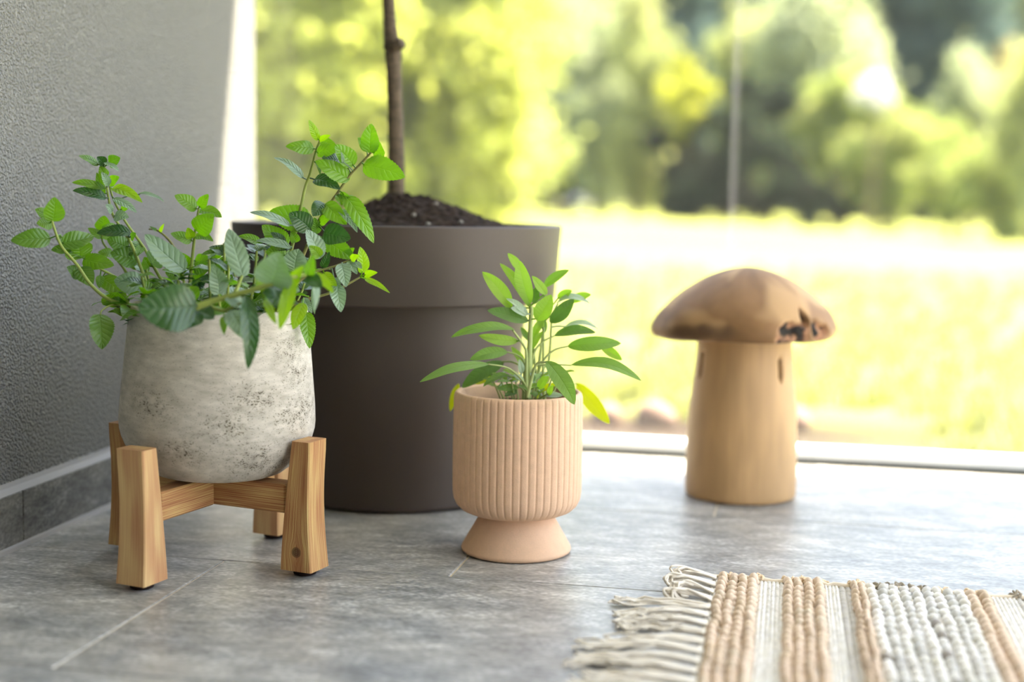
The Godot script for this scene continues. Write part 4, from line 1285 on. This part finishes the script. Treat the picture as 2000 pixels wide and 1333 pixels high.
# ---------------------------------------------------------------- the woven rug
func rug() -> void:
	var o := thing("woven_rug", "hand-woven rug in jute, cream and greige stripes with a cream tassel fringe", "rug", Vector3(-0.06, 0, -1.247))
	# local: x runs away from the fringed hem, z towards the viewer
	var deep := 0.78
	var sh := Shape.new()
	sh.box(Vector3(0.30, 0.0016, deep / 2), Vector3(0.60, 0.0024, deep - 0.004))
	for i in sh.col.size():
		sh.col[i] = Color(0.8, 0.78, 0.74)
	part("backing", sh, M.cream, o, "", true)
	# [x of the row, width, kind] : thick braided jute rows, flat cream weave, chunky cream and greige rows
	var rows := []
	var fill := func(x0, x1, n, kind):
		for k in n:
			rows.append([lerpf(x0, x1, (k + 0.5) / n), (x1 - x0) / n, kind])
	fill.call(0.000, 0.006, 2, "cream")
	fill.call(0.006, 0.043, 4, "jute")
	fill.call(0.043, 0.065, 6, "cream")
	fill.call(0.065, 0.101, 4, "jute")
	fill.call(0.101, 0.114, 4, "cream")
	fill.call(0.114, 0.125, 2, "greige")
	fill.call(0.125, 0.139, 2, "jute")
	fill.call(0.139, 0.225, 9, "mixed")
	fill.call(0.225, 0.246, 2, "jute")
	fill.call(0.246, 0.268, 6, "cream")
	fill.call(0.268, 0.290, 4, "greige")
	fill.call(0.290, 0.326, 4, "jute")
	fill.call(0.326, 0.410, 9, "mixed")
	fill.call(0.410, 0.446, 4, "jute")
	fill.call(0.446, 0.470, 6, "cream")
	fill.call(0.470, 0.60, 13, "mixed")
	var wob := noise(161, 14.0, 2)
	var ri := 0
	for r in rows:
		ri += 1
		var kind: String = r[2]
		var w: float = r[1]
		sh = Shape.new()
		var big := kind == "jute" or kind == "mixed"
		var step := 0.0145 if kind == "jute" else 0.0165 if kind == "mixed" else 0.0055
		var up := 0.0056 if kind == "jute" else 0.0046 if kind == "mixed" else 0.0022
		var z := 0.001 + rng.randf() * 0.004
		while z < deep - 0.002:
			var x: float = r[0] + wob.get_noise_2d(ri * 3.0, z) * (0.0022 if big else 0.0006)
			var t := rng.randf_range(0.82, 1.12)
			var tint := Color(t, t, t * rng.randf_range(0.95, 1.0))
			if kind == "mixed" and (rng.randf() < 0.06):
				tint = Color(0.36, 0.33, 0.30)
			elif kind == "mixed" and ri % 2 == 0:
				tint = tint * 0.72
			if kind == "jute" and rng.randf() < 0.25:
				tint = Color(1.12, 1.2, 1.3) * t
			var lean := Basis(Vector3.UP, 0.30 * (1 if ri % 2 else -1) + rng.randf_range(-0.2, 0.2)) * Basis(Vector3.RIGHT, rng.randf_range(-0.2, 0.2))
			if big:      # each stitch is a pair of strands pulled over
				sh.blob(Vector3(x - w * 0.12, 0.0026 + up * 0.5, z), Vector3(w * 0.50, up * rng.randf_range(0.85, 1.2), step * 0.40), lean, 9, 6, tint)
				sh.blob(Vector3(x + w * 0.26, 0.0020 + up * 0.3, z + step * 0.46), Vector3(w * 0.24, up * rng.randf_range(0.5, 0.8), step * 0.30), lean, 8, 5, tint * rng.randf_range(0.86, 1.08))
			else:
				sh.blob(Vector3(x, 0.0028, z), Vector3(w * 0.52, up, step * 0.58), lean, 6, 4, tint)
			z += step
		part({"jute": "jute_row", "mixed": "loop_row", "cream": "cream_row", "greige": "greige_row"}[kind], sh, M[{"jute": "jute", "mixed": "cream", "cream": "cream", "greige": "greige"}[kind]], o, "", true)
	# the bound edge at the back: an uneven cord with tufts
	sh = Shape.new()
	var pts := []
	for k in 121:
		pts.append(Vector3(0.60 * k / 120.0, 0.0045 + wob.get_noise_1d(k * 0.7) * 0.0016, -0.0005 + wob.get_noise_1d(k * 0.9 + 40.0) * 0.0022))
	sh.tube(pts, [0.0026], 7, Color(0.93, 0.88, 0.8))
	part("edge_cord", sh, M.yarn, o, "", true)
	var spots := [0.016, 0.04, 0.071, 0.083, 0.099, 0.13, 0.152, 0.165, 0.181, 0.196, 0.206, 0.232, 0.27, 0.285]
	for k in spots.size():
		sh = Shape.new()
		var dark: bool = k in [6, 7, 8, 9, 12]
		for i in 9:
			var a := rng.randf() * TAU
			var p := Vector3(spots[k], 0.006, -0.001)
			var q := p + Vector3(cos(a) * 0.006, rng.randf_range(0.0, 0.004), sin(a) * 0.003 - 0.001)
			var e := q + Vector3(cos(a + 1.2) * 0.004, -0.003, sin(a + 1.2) * 0.003)
			sh.tube(curve([p, q, e], 6), [0.0010], 5, Color(0.45, 0.42, 0.38) if dark else Color(0.95, 0.82, 0.66))
		part("edge_tuft", sh, M.yarn, o, "", true)
	# fringe: bundles of soft yarn, curled back at the far corner, combed out long nearer the viewer
	var zt := 0.006
	var k := 0
	var wave := noise(171, 30.0, 2)
	while zt < deep:
		sh = Shape.new()
		var curled := k < 4
		var reach: float = [0.040, 0.044, 0.036, 0.040][k] if curled else rng.randf_range(0.066, 0.098)
		var drift := rng.randf_range(-0.004, 0.010) if curled else rng.randf_range(-0.012, 0.016)
		for i in 12:
			var f := i / 11.0 - 0.5
			var ph := rng.randf() * 40.0
			var line := []
			var l := reach * rng.randf_range(0.85, 1.06)
			var lift := rng.randf_range(0.001, 0.006)
			var hook := rng.randf_range(0.2, 1.0)
			for q in 9:
				var u := q / 8.0
				var x := 0.004 - l * u
				var y := 0.0018 + 0.004 * (1.0 - u) * (1.0 - u) + lift * sin(PI * minf(u * 1.1, 1.0))
				var zz := zt + f * lerpf(0.010, 0.006, minf(u * 3.0, 1.0)) + f * 0.012 * u * u + drift * u * u
				if curled:      # ends fold back on themselves
					x = 0.004 - l * sin(u * PI * (0.5 + 0.32 * hook)) * (1.0 if u < 0.6 else 1.0 - 0.2 * (u - 0.6))
					y += (0.002 + 0.008 * hook * (0.5 + f)) * sin(PI * u)
					zz += 0.011 * hook * (1.0 - cos(PI * u)) * 0.5
				zz += wave.get_noise_2d(ph, u * 0.12) * 0.013 * u
				y += absf(wave.get_noise_2d(ph + 90.0, u * 0.12)) * 0.006 * u
				line.append(Vector3(x, y, zz))
			var t := rng.randf_range(0.86, 1.08)
			sh.tube(curve(line, 16), [0.0011], 5, Color(t, t, t))
		part("tassel", sh, M.yarn, o, "", true)
		zt += 0.0235
		k += 1
